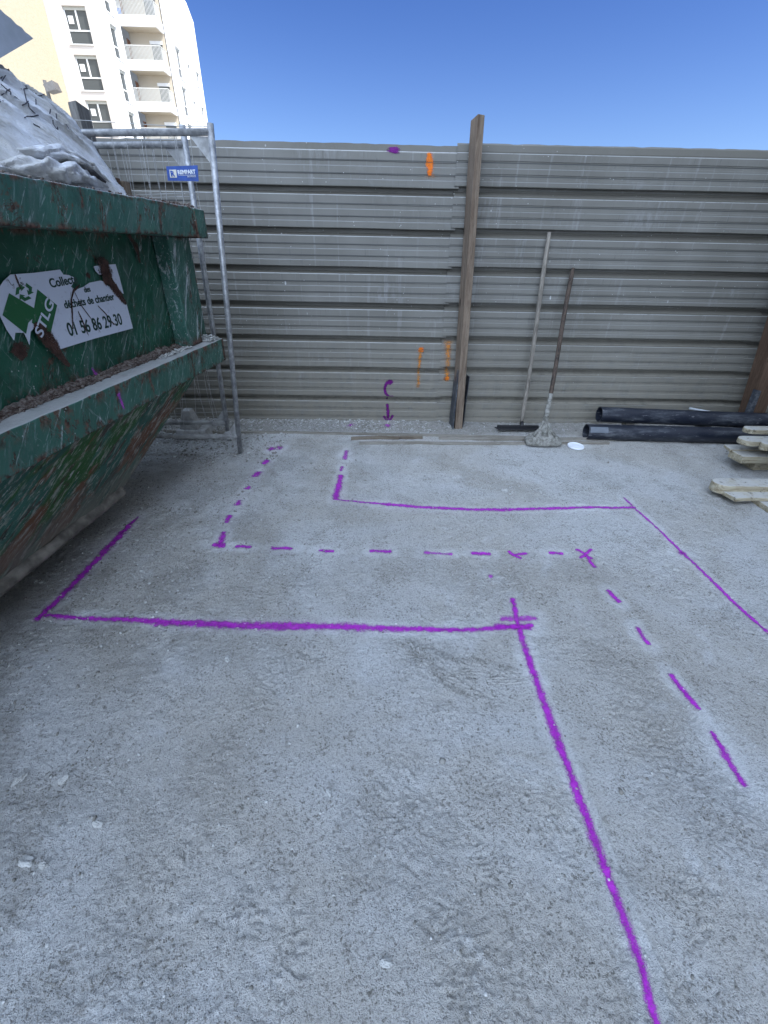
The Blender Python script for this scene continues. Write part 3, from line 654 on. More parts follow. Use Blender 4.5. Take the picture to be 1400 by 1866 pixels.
for pts, w, l in zip([[(1108,1073),(1118,1085),(1131,1098)], [(1161,1142),(1170,1160),(1184,1176)], [(1220,1228),(1245,1262),(1274,1295)], [(1295,1334),(1325,1385),(1358,1437)]], (.026,.024,.026,[.016,.030,.026]), lab):
    gline(pts, w, l, 'purple', DL, 'paint_dash', 'paint dash')
gline([(890,1047),(900,1050)], .020, 'small faint purple spot left of the cross mark below the arrowhead', 'purple_soft', name='paint_spot', cat='paint mark')
gline([(705,773),(709,779)], .07, 'faint purple spot on the grit below the painted arrow', 'purple_soft', name='paint_spot', cat='paint mark')
gline([(637,774),(643,777)], .07, 'faint purple spot on the grit left of the painted arrow', 'purple_soft', name='paint_spot', cat='paint mark')
# ground colour made paler along the painted lines
K = np.zeros(GX.shape, np.float32)
for P_, w_ in HALO:
    P_ = np.array(P_); lo_, hi_ = P_.min(0)-.16, P_.max(0)+.16
    i0, i1 = np.searchsorted(gx, [lo_[0], hi_[0]]); j0, j1 = np.searchsorted(gy, [lo_[1], hi_[1]])
    if i1 <= i0 or j1 <= j0: continue
    X_, Y_ = GX[j0:j1, i0:i1], GY[j0:j1, i0:i1]; d_, _ = seg_dist(X_, Y_, P_)
    d_ = d_+.022*noise(X_, Y_, .10, 75)+.010*noise(X_, Y_, .03, 76)
    K[j0:j1, i0:i1] = np.maximum(K[j0:j1, i0:i1], .62*sst(w_*.5+.045, w_*.5+.004, d_)*(.75+.5*noise(X_, Y_, .3, 77)))
at_ = ground.data.attributes.new('pale_halo', 'FLOAT', 'POINT'); at_.data.foreach_set('value', np.clip(K, 0, 1).ravel())
def fpx(pts, off=0): return [aty(x, y, FY)[[0, 2]] for x, y in pts]
def fline(pts, w, mat, label, off=0.0, parent=None, name='paint_stroke', cat='paint mark', group=None, capk=1.0):
    o = ribbon(name, fpx(pts), w, on_fence(off), M[mat], step=.004, capk=capk)
    return rel(o, parent) if parent is not None else tag(o, label, cat, group)
lt = empty('painted_letter', (*aty(708, 710, FY)[:2], .3), 'dark purple painted letter C low on the hoarding', 'paint mark')
fline([(717,699),(711,695),(704,699),(701,708),(703,717),(710,723),(718,722)], [.030,.036,.026,.022,.022,.020,.012], 'purple_dark', None, parent=lt)
fline([(704,726),(708,729)], .020, 'purple_dark', None, parent=lt)
ar = empty('painted_arrow', (*aty(708, 755, FY)[:2], .1), 'dark purple arrow pointing down at the foot of the hoarding', 'paint mark')
fline([(706,734),(707,750),(708,770)], .024, 'purple_dark', None, parent=ar)
fline([(699,757),(704,765),(708,771)], .018, 'purple_dark', None, parent=ar); fline([(717,755),(712,764),(708,771)], .018, 'purple_dark', None, parent=ar)
fline([(717,265),(717,272),(716,280)], .070, 'purple_dark', 'dark purple blot on the top edge of the hoarding', capk=.25); fline([(712,281),(714,284)], .026, 'purple_dark', 'tiny purple drip below the blot on the top edge of the hoarding')
fline([(784,274),(783,296),(784,324)], [.040,.050,.030], 'orange', 'bright orange sprayed stroke high on the hoarding left of the centre post')
fline([(786,312),(787,330)], .070, 'orange_soft', 'yellowish orange haze fading below the bright orange stroke high up')
fline([(768,632),(765,655),(763,680),(762,708)], [.040,.034,.026,.030], 'orange_soft', 'thin wavering orange streak low on the hoarding, farther from the centre post')
fline([(768,630),(767,645)], .042, 'orange', 'bright orange head of the thin low streak')
fline([(817,616),(816,640),(815,670),(814,697)], [.070,.050,.040,.048], 'orange_soft', 'wide faded orange streak low beside the centre post', -.009)
fline([(815,682),(814,695)], .046, 'orange', 'bright orange blob at the bottom of the wide faded streak', -.009)

# ------------------------------------------------------------------ mesh fence panels
def heras(foot, top, y0, y1, railt, railb, width, label, wires=True):
    t = empty('mesh_fence_panel', foot, label, 'mesh fence', 'site mesh fence panels behind the dumpster')
    f = np.array(foot, float); tp = np.array(top, float); L = np.array([-width, 0, 0])
    rel(MB().tube([f, f*.5+tp*.5, tp], .0172, 20).build('upright', M['galv'], smooth=True), t)
    rel(MB().tube([f+L, tp+L], .0172, 20).build('upright', M['galv'], smooth=True), t)
    def at(z): k = (z-f[2])/(tp[2]-f[2]); return f*(1-k)+tp*k
    for z, nm, dr in ((railt, 'top_rail', -.016), (railb, 'bottom_rail', -.010)):
        a = at(z); rel(MB().tube([a, a+L*.5+np.array([0, 0, dr*2.5]), a+L+np.array([0, 0, dr*5])], .0162, 16).build(nm, M['galv'] if z > 1 else M['galv_dusty'], smooth=True), t)
    w = MB()
    n = int(width/.088)
    for i in range(1, n):
        for q in (0, 1):
            x = -i*.088+(.018*math.sin(i*3.1) if q else -.012)
            if q and i % 2: continue
            pts = []
            for k in np.linspace(0, 1, 22):
                z = railb+(railt-railb)*k; a = at(z)
                bend = .022*noise(np.array([k*1.5]), np.array([i*1.3+q]), .5, 80)[0]+(.030*math.sin(k*9+i)*math.exp(-k*7))
                pts.append(a+np.array([x+bend, .006+bend*.6-.01*(q), 0]))
            w.tube(pts, .0016, 5)
    for z in (.32, .62, .95, 1.28, 1.58, railt+.035):
        a = at(z); w.tube([a+np.array([-s, .012*math.sin(s*5+z*4)+.006, .010*math.sin(s*4+z*9)-.012*s]) for s in np.linspace(0, width, 40)], .0016, 5)
    if wires: rel(w.build('wire_mesh', M['wire'], smooth=True), t)
    g = MB(); a = at(railt); g.prism([a+np.array([-.018, 0, -.018]), a+np.array([-.115, 0, -.018]), a+np.array([-.018, 0, -.14])], (0, .004, 0))
    rel(g.build('gusset', M['galv_dusty']), t)
    g = MB(); a = at(railb); g.prism([a+np.array([-.018, 0, .014]), a+np.array([-.085, 0, .016]), a+np.array([-.014, 0, .10])], (0, .004, 0))
    g.hexa([a+np.array([-.12, -.012, -.022]), a+np.array([-.02, -.012, -.022]), a+np.array([-.02, .03, -.022]), a+np.array([-.12, .03, -.022])],
           [a+np.array([-.10, -.01, .026]), a+np.array([-.06, -.01, .030]), a+np.array([-.06, .02, .030]), a+np.array([-.10, .02, .026])])
    rel(g.build('gusset', M['galv_dusty']), t)
    return t
h1 = heras((*atz(438, 826)[:2], -.01), tuple(aty(383, 224, 2.98)), 0, 0, 1.845, .139, 3.45, 'galvanised mesh fence panel carrying the blue sign, nearer of the two')
h2 = heras((*atz(418, 802)[:2], -.01), tuple(aty(332, 227, 3.20)), 0, 0, 1.828, .150, 3.45, 'galvanised mesh fence panel just behind the one with the blue sign')
sg = [aty(303, 303, 2.955), aty(360, 301, 2.955), aty(362, 330, 2.955), aty(306, 329, 2.955)]
plate = MB().prism(sg, (0, .003, 0)).build('sign_plate', M['blue']); rel(plate, h1)
def onsign(u, v):   # u,v in 0..1 from the top left
    a = sg[0]*(1-u)+sg[1]*u; b = sg[3]*(1-u)+sg[2]*u; return a*(1-v)+b*v
E_ = np.array([0, -.0015, 0])
bm_ = MB().prism([onsign(.09, .24)+E_, onsign(.31, .24)+E_, onsign(.31, .78)+E_, onsign(.09, .78)+E_], (0, .001, 0)).build('emblem', M['cream_print'], plate)
axs = sg[1]-sg[0]; W_ = np.linalg.norm(axs)
text_mesh('letter', 'R', .045, M['blue'], plate, onsign(.135, .70)+E_*2.2, axs, (0, 0, 1), bold=.002, fit=(.022, .024))
text_mesh('lettering', 'REMPART', .026, M['white_print'], plate, onsign(.36, .55)+E_*1.5, axs, (0, 0, 1), bold=.0010, fit=(.096, .0175))
text_mesh('small_lettering', 'BATIMENTS', .0085, M['white_print'], plate, onsign(.66, .76)+E_*1.5, axs, (0, 0, 1), fit=(.045, .0060))
MB().prism([onsign(.36, .60)+E_, onsign(.92, .60)+E_, onsign(.92, .625)+E_, onsign(.36, .625)+E_], (0, .001, 0)).build('rule', M['white_print'], plate)
fb = empty('fence_foot_block', (-1.50, 3.42, 0), 'grey concrete fence foot block glimpsed under the dumpster flank', 'fence foot')
m_ = MB(); m_.hexa([(-.14, -.10, 0), (.13, -.10, 0), (.13, .10, 0), (-.14, .10, 0)], [(-.12, -.08, .07), (.11, -.08, .07), (.11, .08, .07), (-.12, .08, .07)])
m_.hexa([(-.10, -.06, .07), (.05, -.06, .07), (.05, .06, .07), (-.10, .06, .07)], [(-.06, -.04, .22), (.00, -.04, .22), (.00, .04, .22), (-.06, .04, .22)])
m_.build('block', M['concrete'], fb, bevel=.008)

# ------------------------------------------------------------------ dumpster (own frame: u across, v along, w up, measured from the camera point)
DV = np.array([.09500817, .99538538, .01346832]); DU = np.cross(DV, [0, 0, 1]); DU /= np.linalg.norm(DU); DW = np.cross(DU, DV)
O3 = np.array([-2.25, 1.2, -1.27])
KS = .925     # size of the dumpster relative to its layout units
def d2w(p): return np.array([0, 0, CAMH])+KS*(p[0]*DU+p[1]*DV+p[2]*DW)
def dpx(x, y, u):
    d = ray(x, y); c = np.array([d@DU, d@DV, d@DW]); return c*u/c[0]
def dumpw(x, y, w):
    d = ray(x, y); c = np.array([d@DU, d@DV, d@DW]); return c*w/c[2]
DM = Matrix([[DU[i], DV[i], DW[i]] for i in range(3)]).to_4x4(); DM = DM @ Matrix.Scale(KS, 4); DM.translation = Vector(tuple(d2w(O3)))
dump = empty('dumpster', (0, 0, 0), 'battered green steel skip with a torn white sticker, left', 'dumpster'); dump.matrix_world = DM
def L(p): return np.array(p, float)-O3
class DB(MB):
    def build(s, name, mat, parent=None, **k):
        s.v = [tuple(np.array(p)-O3) for p in s.v]; return MB.build(s, name, mat, parent if parent is not None else dump, **k)
U0, UL, UPN, UB = -1.40, -1.40, -1.56, -1.71      # rim, ledge, panel, bottom edge
V0, V1 = -.75, 3.12
def warp_grid(P00, P10, P11, P01, nu, nv, amp, seed, nrm):
    u = np.linspace(0, 1, nu)[None, :, None]; v = np.linspace(0, 1, nv)[:, None, None]
    P_ = (np.array(P00)*(1-u)+np.array(P10)*u)*(1-v)+(np.array(P01)*(1-u)+np.array(P11)*u)*v
    k = amp*(noise(P_[..., 1], P_[..., 2], .35, seed)+.4*noise(P_[..., 1], P_[..., 2], .11, seed+1))
    e = np.minimum(1, 6*np.minimum(np.minimum(u, 1-u), 1.0))[..., 0]
    return P_+np.array(nrm)*(k*e)[..., None]
def dgrid(name, P_, mat):
    o = grid_mesh(name, P_-O3, mat); o.parent = dump; md = o.modifiers.new('plate', 'SOLIDIFY'); md.thickness = .005; md.offset = -1; return o
# upper side panels
dgrid('side_panel', warp_grid((UPN, V0+.05, -.56), (UPN, 3.06, -.56), (UPN, 3.06, .06), (UPN, V0+.05, .06), 200, 40, .010, 90, (1, 0, 0)), M['green'])
dgrid('side_panel', warp_grid((-3.02, V0+.05, -.56), (-3.02, 3.06, -.56), (-3.02, 3.06, .06), (-3.02, V0+.05, .06), 60, 12, .010, 92, (1, 0, 0)), M['green'])
DB().box((-3.02, 3.055, -.56), (-1.565, 3.065, .06)).build('end_panel', M['green'])
DB().box((-3.02, V0+.045, -.56), (-1.565, V0+.055, .06)).build('end_panel', M['green'])
# hull below the ledge: tapers inward on all four sides
hv0, hv1 = -.10, 2.08; ws, wb = -.62, -1.243
ut0, ut1 = -3.14, -1.44
dgrid('hull_side', warp_grid((UB, hv0, wb), (UB, hv1, wb), (ut1, 2.86, ws-.05), (ut1, V0+.1, ws-.05), 160, 50, .012, 94, (1, 0, .3)), M['hull'])
dgrid('hull_side', warp_grid((-2.87, hv0, wb), (-2.87, hv1, wb), (ut0, 2.86, ws-.05), (ut0, V0+.1, ws-.05), 40, 12, .012, 96, (1, 0, .3)), M['hull'])
dgrid('hull_end', warp_grid((UB, hv1, wb), (-2.87, hv1, wb), (ut0, 2.86, ws-.05), (ut1, 2.86, ws-.05), 40, 12, .0, 98, (0, 1, 0)), M['hull'])
dgrid('hull_end', warp_grid((UB, hv0, wb), (-2.87, hv0, wb), (ut0, V0+.1, ws-.05), (ut1, V0+.1, ws-.05), 40, 12, .0, 98, (0, 1, 0)), M['hull'])
DB().box((-2.87, hv0, wb-.012), (UB-.004, hv1, wb)).build('bottom_plate', M['hull'])
for ua in (-2.62, -2.08): DB().box((ua, hv0+.10, -1.45), (ua+.12, hv1-.16, wb-.012)).build('runner', M['hull'], bevel=.006)
# battered lip along the hull's lower edge
vv = np.linspace(hv0, hv1, 220); lipP = []
for vq in vv:
    a = .012*noise(np.array([vq]), np.array([1.0]), .16, 99)[0]+.006*noise(np.array([vq]), np.array([2.0]), .05, 99)[0]
    lipP.append([(UB+.022+a, vq, wb+.052), (UB+.040+a, vq, wb+.014+a), (UB+.030+a, vq, wb-.012+a), (UB-.02, vq, wb-.016)])
dgrid('lower_lip', np.array(lipP), M['lip'])
# top rim: long bars with butted end bars
def bar(a, b, name, mat, bev=.006, amp=.0):
    m = DB(); (x0, y0, z0_), (x1, y1, z1_) = a, b; n = max(2, int(abs(y1-y0)/.04)); P_ = []
    for i in range(n+1):
        y = y0+(y1-y0)*i/n; k = amp*noise(np.array([y]), np.array([x0]), .25, 101)[0]; q = amp*.7*noise(np.array([y]), np.array([x1+3]), .09, 102)[0]
        P_ += [(x0, y, z0_+k), (x1+k*1.5, y, z0_+k), (x1+k*1.5, y, z1_+q), (x0, y, z1_+q)]
    Fs = [(0, 1, 2, 3), tuple(4*n+i for i in (3, 2, 1, 0))]
    for i in range(n):
        for j in range(4): j2 = (j+1) % 4; Fs.append((4*i+j, 4*i+4+j, 4*i+4+j2, 4*i+j2))
    m.add(P_, Fs); return m.build(name, mat, bevel=bev)
bar((-1.60, V0, .046), (U0, 3.012, .195), 'rim', M['green_rim'], amp=.005)
bar((-3.15, V0, .046), (-2.98, 3.012, .195), 'rim', M['green_rim'], amp=.005)
DB().box((-3.15, 3.018, .040), (U0+.004, 3.158, .190)).build('rim', M['green_rim'], bevel=.006)
DB().box((-3.15, V0-.14, .040), (U0+.004, V0-.004, .190)).build('rim', M['green_rim'], bevel=.006)
# ledge
bar((-1.60, V0-.05, -.700), (UL, 3.122, -.553), 'ledge', M['green_rim'], amp=.004)
bar((-3.15, V0-.05, -.700), (-2.98, 3.122, -.553), 'ledge', M['green_rim'], amp=.004)
DB().box((-2.98, 3.02, -.700), (-1.60, 3.12, -.553)).build('ledge', M['green_rim'], bevel=.005)
# stiffening posts
for va in (2.77, .95, -.55):
    DB().box((-1.558, va, -.548), (-1.462, va+.18, .044)).build('stiffener', M['green_post'] if va > 2 else M['green'], bevel=.006)
DB().box((-1.70, 2.955, -.550), (-1.505, 3.115, .044)).build('corner_plate', M['green_post'], bevel=.006)
# crust, crumbs and dust
cv = np.linspace(.4, 2.77, 480); cq = np.linspace(0, 1, 22); CV, CQ = np.meshgrid(cv, cq, indexing='ij')
chh = .020+.016*noise(cv, cv*0, .30, 103)+.012*noise(cv, cv*0, .07, 104)+.006*noise(cv, cv*0, .025, 107); chh = np.clip(chh, .004, .06)[:, None]
cuu = UPN+.004+.046*(1-CQ)**1.2+.006*noise(CV, CQ*.2, .035, 108)*np.sin(CQ*3.1); cww = -.554+chh*1.0*CQ**.8+.006*noise(CV, CQ*.2+3, .03, 109)
dgrid('dried_crust', np.stack([cuu, CV, cww], -1), M['crust'])
n = 420; v_ = RNG.uniform(.9, 2.75, n); k_ = np.abs(RNG.normal(0, .010, n)); u_ = UPN+.03+RNG.uniform(0, .035, n)
tag(stone_cloud('crust_crumbs', np.stack([u_, v_, -.553+k_], -1)-O3, RNG.uniform(.002, .008, n), M['crust'], parent=dump), kind='stuff')
n = 760; v_ = np.concatenate([RNG.uniform(2.97, 3.10, 500), RNG.uniform(2.45, 2.78, 260)]); u_ = np.concatenate([RNG.uniform(-1.50, -1.41, 500), RNG.uniform(-1.50, -1.45, 260)])
w_ = -.552+np.concatenate([RNG.uniform(0, 1, 500)*.036*np.clip(1-np.abs(v_[:500]-3.03)/.08, 0, 1), RNG.uniform(0, .010, 260)])
tag(stone_cloud('mortar_crumbs', np.stack([u_, v_, w_], -1)-O3, RNG.uniform(.002, .008, n), M['rubble'], parent=dump), kind='stuff')
n = 500; v_ = RNG.uniform(1.2, 3.1, n)
tag(stone_cloud('rim_grit', np.stack([RNG.uniform(-1.56, -1.402, n), v_, .195+RNG.uniform(-.002, .006, n)*(1+sst(2.3, 2.9, v_))], -1)-O3, RNG.uniform(.002, .008, n)*(1+.6*sst(2.4, 2.9, v_)), M['crust'], parent=dump), kind='stuff')
# rubble filling, seen only from above
u_, v_ = np.meshgrid(np.linspace(-2.97, -1.6, 30), np.linspace(V0+.08, 3.0, 70)); 
fill = grid_mesh('rubble_fill', np.stack([u_, v_, .06+.05*noise(u_, v_, .4, 105)+.03*noise(u_, v_, .12, 106)], -1)-O3, M['mortar']); fill.parent = dump
# purple mark over panel and ledge
def dstrip(pts, u, w, mat, name='paint_mark', off=.006):
    P3 = [dpx(x, y, u) for x, y in pts]; P2 = [(p[1], p[2]) for p in P3]
    return ribbon(name, P2, w, lambda X: np.stack([np.full(X.shape[:-1], u+off)-O3[0], X[..., 0]-O3[1], X[..., 1]-O3[2]], -1), M[mat], step=.004, parent=dump)
dstrip([(160,668),(168,680),(180,698),(188,708)], UPN, [.016,.026,.026,.018], 'purple_soft', off=.016)
dstrip([(211,712),(217,728),(224,748)], UL, [.028,.022,.018], 'purple_soft', off=.008)
# sticker
st_pts = [(-30,560),(0,512),(13,500),(55,497),(104,491),(112,502),(120,502),(128,507),(130,515),(122,524),(138,528),(150,515),(178,512),(186,513),(190,521),(198,526),(206,528),(215,540),(222,560),(226,548),(219,520),(206,482),(192,483),(196,500),(187,502),(172,494),(166,484),(192,483)]
main_o = [(-30,560),(0,512),(13,500),(55,497),(104,491),(110,500),(120,501),(129,505),(130,513),(124,522),(133,528),(148,522),(158,515),(178,511),(187,513),(189,519),(200,525),(209,532),(216,540),(225,549),(238,598),(170,616),(98,638),(88,622),(78,606),(62,592),(50,604),(48,628),(44,618),(38,606),(22,606),(20,620),(6,600),(-6,575)]
def flat_piece(pts, u, name, mat, parent=None, off=.012, th=.0015):
    P3 = []
    for x, y in pts:
        p = dpx(x, y, u); p = np.array([u+off, p[1], p[2]])-O3; P3.append(p)
    import bmesh
    bm = bmesh.new(); vs = [bm.verts.new(Vector(tuple(p))) for p in P3]; f = bm.faces.new(vs)
    r_ = bmesh.ops.extrude_face_region(bm, geom=[f]); 
    for e in r_['geom']:
        if isinstance(e, bmesh.types.BMVert): e.co.x += th
    bmesh.ops.recalc_face_normals(bm, faces=bm.faces[:])
    me = bpy.data.meshes.new(name); bm.to_mesh(me); bm.free(); me.materials.append(mat); o = bpy.data.objects.new(name, me); COL.objects.link(o); o.parent = parent if parent is not None else dump
    return o
stk = flat_piece(main_o, UPN, 'sticker', M['sticker'])
flat_piece([(166,485),(178,483),(182,496),(184,500),(176,500),(170,494)], UPN, 'sticker_scrap', M['sticker'])
flat_piece([(193,482),(206,481),(214,508),(221,535),(214,532),(203,512),(196,498)], UPN, 'sticker_scrap', M['sticker'])
g1 = flat_piece([(10,534),(57,562),(53,580),(45,588),(41,608),(-2,574)], UPN, 'diamond_logo', M['sticker_green'], stk, .0142, .001)
g2 = flat_piece([(62,527),(98,556),(85,612),(76,604),(52,588),(54,572)], UPN, 'diamond_logo', M['sticker_green'], stk, .0144, .001)
def arrow3(cx, cy, s):
    for k in range(3):
        a = math.radians(-80+120*k)
        q = []
        for dx, dy in ((-.55, -1.0), (.35, -1.05), (.62, -.62), (.90, -.72), (.60, -.05), (.05, -.42), (.33, -.42), (.15, -.68), (-.30, -.62)):
            q.append((cx+s*(dx*math.cos(a)-dy*math.sin(a)), cy+s*(dx*math.sin(a)+dy*math.cos(a))))
        flat_piece(q, UPN, 'recycling_arrow', M['sticker_green'], stk, .0142, .001)
arrow3(38, 532, 15)
def dtext(s, size, p0, p1, mat, name='lettering', sx=1.0, off=.0145, bold=.0, up=None):
    a = dpx(*p0, UPN); b = dpx(*p1, UPN); ax = b-a; ax[0] = 0; loc = np.array([UPN+off, a[1], a[2]])-O3
    upv = up if up is not None else (0, 0, 1)
    o = text_mesh(name, s, size, mat, stk, loc, ax, upv, sx, bold=bold)
    return o
dtext('Collecte', .046, (87,524), (150,512), M['sticker_ink'], bold=.0010, sx=1.08)
dtext('des', .032, (149,533), (162,530), M['sticker_ink'], bold=.0007)
dtext('déchets de chantier', .043, (113,562), (208,545), M['sticker_ink'], bold=.0010, sx=1.02)
dtext('01 56 86 29 30', .074, (121,612), (226,589), M['sticker_ink'], bold=.0014, sx=.86)
_a = dpx(60, 613, UPN); _b = dpx(86, 545, UPN)
_a = dpx(70, 616, UPN); _b = dpx(92, 553, UPN); _c = dpx(46, 598, UPN)
text_mesh('lettering', 'STLG', .115, M['sticker'], stk, np.array([UPN+.0160, _a[1], _a[2]])-O3, (0, _b[1]-_a[1], _b[2]-_a[2]), (0, _c[1]-_a[1], _c[2]-_a[2]), bold=.002,
          fit=(float(np.linalg.norm((_b-_a)[1:])), float(np.linalg.norm((_c-_a)[1:]))*.62))
# torn gashes in the paint
for pts, w in (([(172,462),(184,486),(192,510),(208,530),(226,556)], [.05,.075,.05,.035,.015]), ([(56,584),(68,602),(84,620),(105,650),(122,668)], [.03,.06,.05,.03,.012]), ([(18,618),(28,635),(34,660)], [.05,.06,.02]),
               ([(228,425),(244,450),(250,480)], [.02,.03,.015]), ([(140,518),(128,530),(124,545),(126,575),(127,600)], [.005,.008,.010,.006,.004]), ([(136,566),(146,588),(156,612)], [.003,.008,.003]), ([(172,556),(188,572),(196,590)], [.003,.006,.003]),
               ([(124,520),(142,556),(160,580),(178,606)], [.002,.005,.004,.002]), ([(196,584),(204,592)], [.004,.007]), ([(20,498),(26,515),(32,528)], [.004,.009,.004]), ([(150,497),(160,506)], [.02,.02])):
    P3 = [dpx(x, y, UPN) for x, y in pts]
    o = ribbon('rust_gash', [(p[1], p[2]) for p in P3], w, lambda X: np.stack([np.full(X.shape[:-1], UPN+.0155)-O3[0], X[..., 0]-O3[1], X[..., 1]-O3[2]], -1), None, step=.004, parent=dump)
    if 'gash' not in M: M['gash'] = mk_paint('rusted_gash', (.030, .014, .010), (.085, .045, .035), 1.0, .15)
    o.data.materials.append(M['gash'])

# ------------------------------------------------------------------ sack and debris on top of the dumpster
def bag_surf(s, t):
    """s 0..1 around (front bottom -> top -> back), t 0..1 along v"""
    v = 1.15+1.65*t
    top = np.interp(v, [1.1, 1.7, 2.1, 2.36, 2.62, 2.71, 2.77, 2.80], [.63, .665, .655, .615, .535, .455, .35, .24])
    fr = np.interp(v, [1.1, 1.9, 2.3, 2.55, 2.70, 2.80], [-1.50, -1.465, -1.47, -1.50, -1.60, -1.68])
    cx = np.interp(v, [1.1, 2.4, 2.7, 2.80], [-1.98, -1.90, -1.87, -1.76]); bk = np.interp(v, [1.1, 2.6, 2.80], [-2.75, -2.7, -1.95])
    a = s*np.pi; k0 = np.clip(s*2, 0, 1)
    lo = .185
    hgt = np.where(s < .5, lo+(top-lo)*np.sin(k0*np.pi/2)**.95, lo+(top-lo)*np.clip(np.sin(a), 0, 1)**.75)
    uu = np.where(s < .5, fr+(cx-fr)*k0**1.05, cx+(bk-cx)*(-np.cos(a)))
    fold = .058*noise(v*.9+hgt*1.1, hgt*2.6+v*.9, .36, 110)+.016*noise(v*.8+hgt*2, hgt*2.4+v*1.2, .13, 111)
    cr = np.clip(1-np.abs(noise(v*.35-hgt*.2, hgt*1.6+v*.85, .15, 112))*3, 0, 1)**2*.042
    k = (fold+cr)*np.sin(np.clip(a, .25, np.pi-.1))
    return np.stack([uu+k*.9, v, hgt+k*.35], -1)
S_, T_ = np.meshgrid(np.linspace(0, 1, 150), np.linspace(0, 1, 190))
sack = empty('rubble_sack', (0, 0, 0), 'big dusty white woven rubble sack slumped on top of the dumpster', 'sack'); sack.matrix_world = DM
cl = grid_mesh('sack_cloth', bag_surf(S_, T_)-O3, M['bag']); cl.parent = sack
def bag_px(x, y):      # nearest surface parameter to a pixel
    d = ray(x, y); c = np.array([d@DU, d@DV, d@DW]); c /= np.linalg.norm(c)
    P_ = bag_surf(S_, T_); pr = P_@c; dist = np.linalg.norm(P_-pr[..., None]*c, axis=-1)+np.where(S_ > .49, .5, 0); i = np.unravel_index(np.argmin(dist), dist.shape); return np.array([S_[i], T_[i]])
def bag_line(pts, r=.0019, name='marker_line'):
    PP = resample([np.array(p, float) for p in pts], 4.0); Q = np.array([bag_px(*p) for p in PP]); Q[1:-1] = (Q[:-2]+Q[1:-1]+Q[2:])/3; m = MB(); P_ = []
    for s, t in Q:
        p = bag_surf(np.array(s), np.array(t)); a = bag_surf(np.array(s+.01), np.array(t)); b = bag_surf(np.array(s), np.array(t+.01)); nn = np.cross(b-p, a-p); nn /= np.linalg.norm(nn)+1e-9
        if nn[0]+nn[2] < 0: nn = -nn
        P_.append(p+nn*.0015-O3)
    m.tube(P_, r, 6); o = m.build(name, M['marker'], sack); return o
for pts in ([(0,152),(16,165),(40,187),(62,204)], [(0,176),(16,162)], [(40,195),(55,185),(75,190),(95,197)], [(66,190),(68,178),(80,172)], [(52,186),(42,194)], [(95,197),(90,207)],
            [(45,213),(70,209)], [(19,150),(20,143)], [(44,172),(43,160),(50,156)], [(28,160),(34,154),(38,162)], [(60,226),(72,233)], [(95,221),(104,238),(122,234),(130,238)], [(2,144),(8,140),(10,147),(4,149)], [(118,226),(130,231)], [(0,184),(14,186)]):
    try: bag_line(pts)
    except Exception as ex: print('bag line', ex)
# folded mouth of the sack by the rim
def roll(pts, rad, name, sq=.75, seed=0):
    Q = resample(pts, .012); n_ = len(Q); rr = np.interp(np.linspace(0, 1, n_), np.linspace(0, 1, len(rad)), rad); th = np.linspace(0, 2*np.pi, 26, endpoint=False); P_ = []
    for i in range(n_):
        q = rr[i]*(1+.45*noise(np.cos(th)*.10+i*.012, np.sin(th)*.10, .07, 130+seed)+.25*noise(np.cos(th)*.1+i*.012, np.sin(th)*.1, .03, 131+seed))
        P_.append(np.stack([Q[i][0]+q*np.cos(th), Q[i][1]+0*th, Q[i][2]+q*np.sin(th)*sq], -1))
    o = grid_mesh(name, np.array(P_)-O3, M['bag'], closed_u=True); o.parent = sack; return o
roll([(-1.50, 1.70, .215), (-1.475, 1.95, .235), (-1.47, 2.15, .245), (-1.49, 2.36, .225)], [.012, .036, .050, .034, .010], 'folded_mouth')
roll([(-1.52, 1.90, .285), (-1.50, 2.12, .310), (-1.50, 2.30, .285), (-1.52, 2.46, .235)], [.010, .030, .036, .022, .008], 'folded_mouth', .7, 5)
for k in range(5):
    pass
gap = MB(); gap.tube([np.array((-1.462, 2.16, .268))-O3, np.array((-1.462, 2.24, .262))-O3, np.array((-1.470, 2.33, .240))-O3], [.006, .014, .005], 10); gap.build('fold_shade', M['board_core'], sack, smooth=True)  # dark solid standing in for the shade inside the fold
slab = empty('plasterboard_piece', (0, 0, 0), 'broken grey board jutting out above the sack in the top left corner', 'board'); slab.matrix_world = DM
q = [(61,70),(52,62),(46,58),(40,50),(30,44),(20,33),(10,26),(0,16),(-20,2),(-60,-30),(-60,140),(0,106)]
P3 = [dpx(x, y, -1.72)-O3 for x, y in q]
MB().prism(P3, (-.003, 0, 0)).build('board_face', M['board_face'], slab)
MB().prism([p+np.array([-.0035, 0, -.0]) for p in P3], (-.05, -.012, -.022)).build('board_core', M['board_core'], slab)
bl = empty('wood_offcut', (0, 0, 0), 'brown timber offcut standing in the dumpster beside the tip of the sack', 'wood'); bl.matrix_world = DM
a = dpx(206, 322, -1.80)-O3; b = dpx(225, 352, -1.80)-O3
MB().box((a[0]-.10, a[1]-.02, .95+.0), (a[0], b[1]+.0, a[2])).build('timber', M['post_brown'], bl, bevel=.003)
MB().box((a[0]-.09, b[1]+.004, .95), (a[0]+.01, b[1]+.075, a[2]-.01)).build('timber', M['post'], bl, bevel=.003)
stck = empty('white_lath', (0, 0, 0), 'short white stick lying on the dumpster rim at the tip of the sack', 'stick'); stck.matrix_world = DM
MB().tube([dpx(205, 342, -1.64)-O3, dpx(228, 353, -1.60)-O3], .006, 8).build('stick', M['white_plastic'], stck)

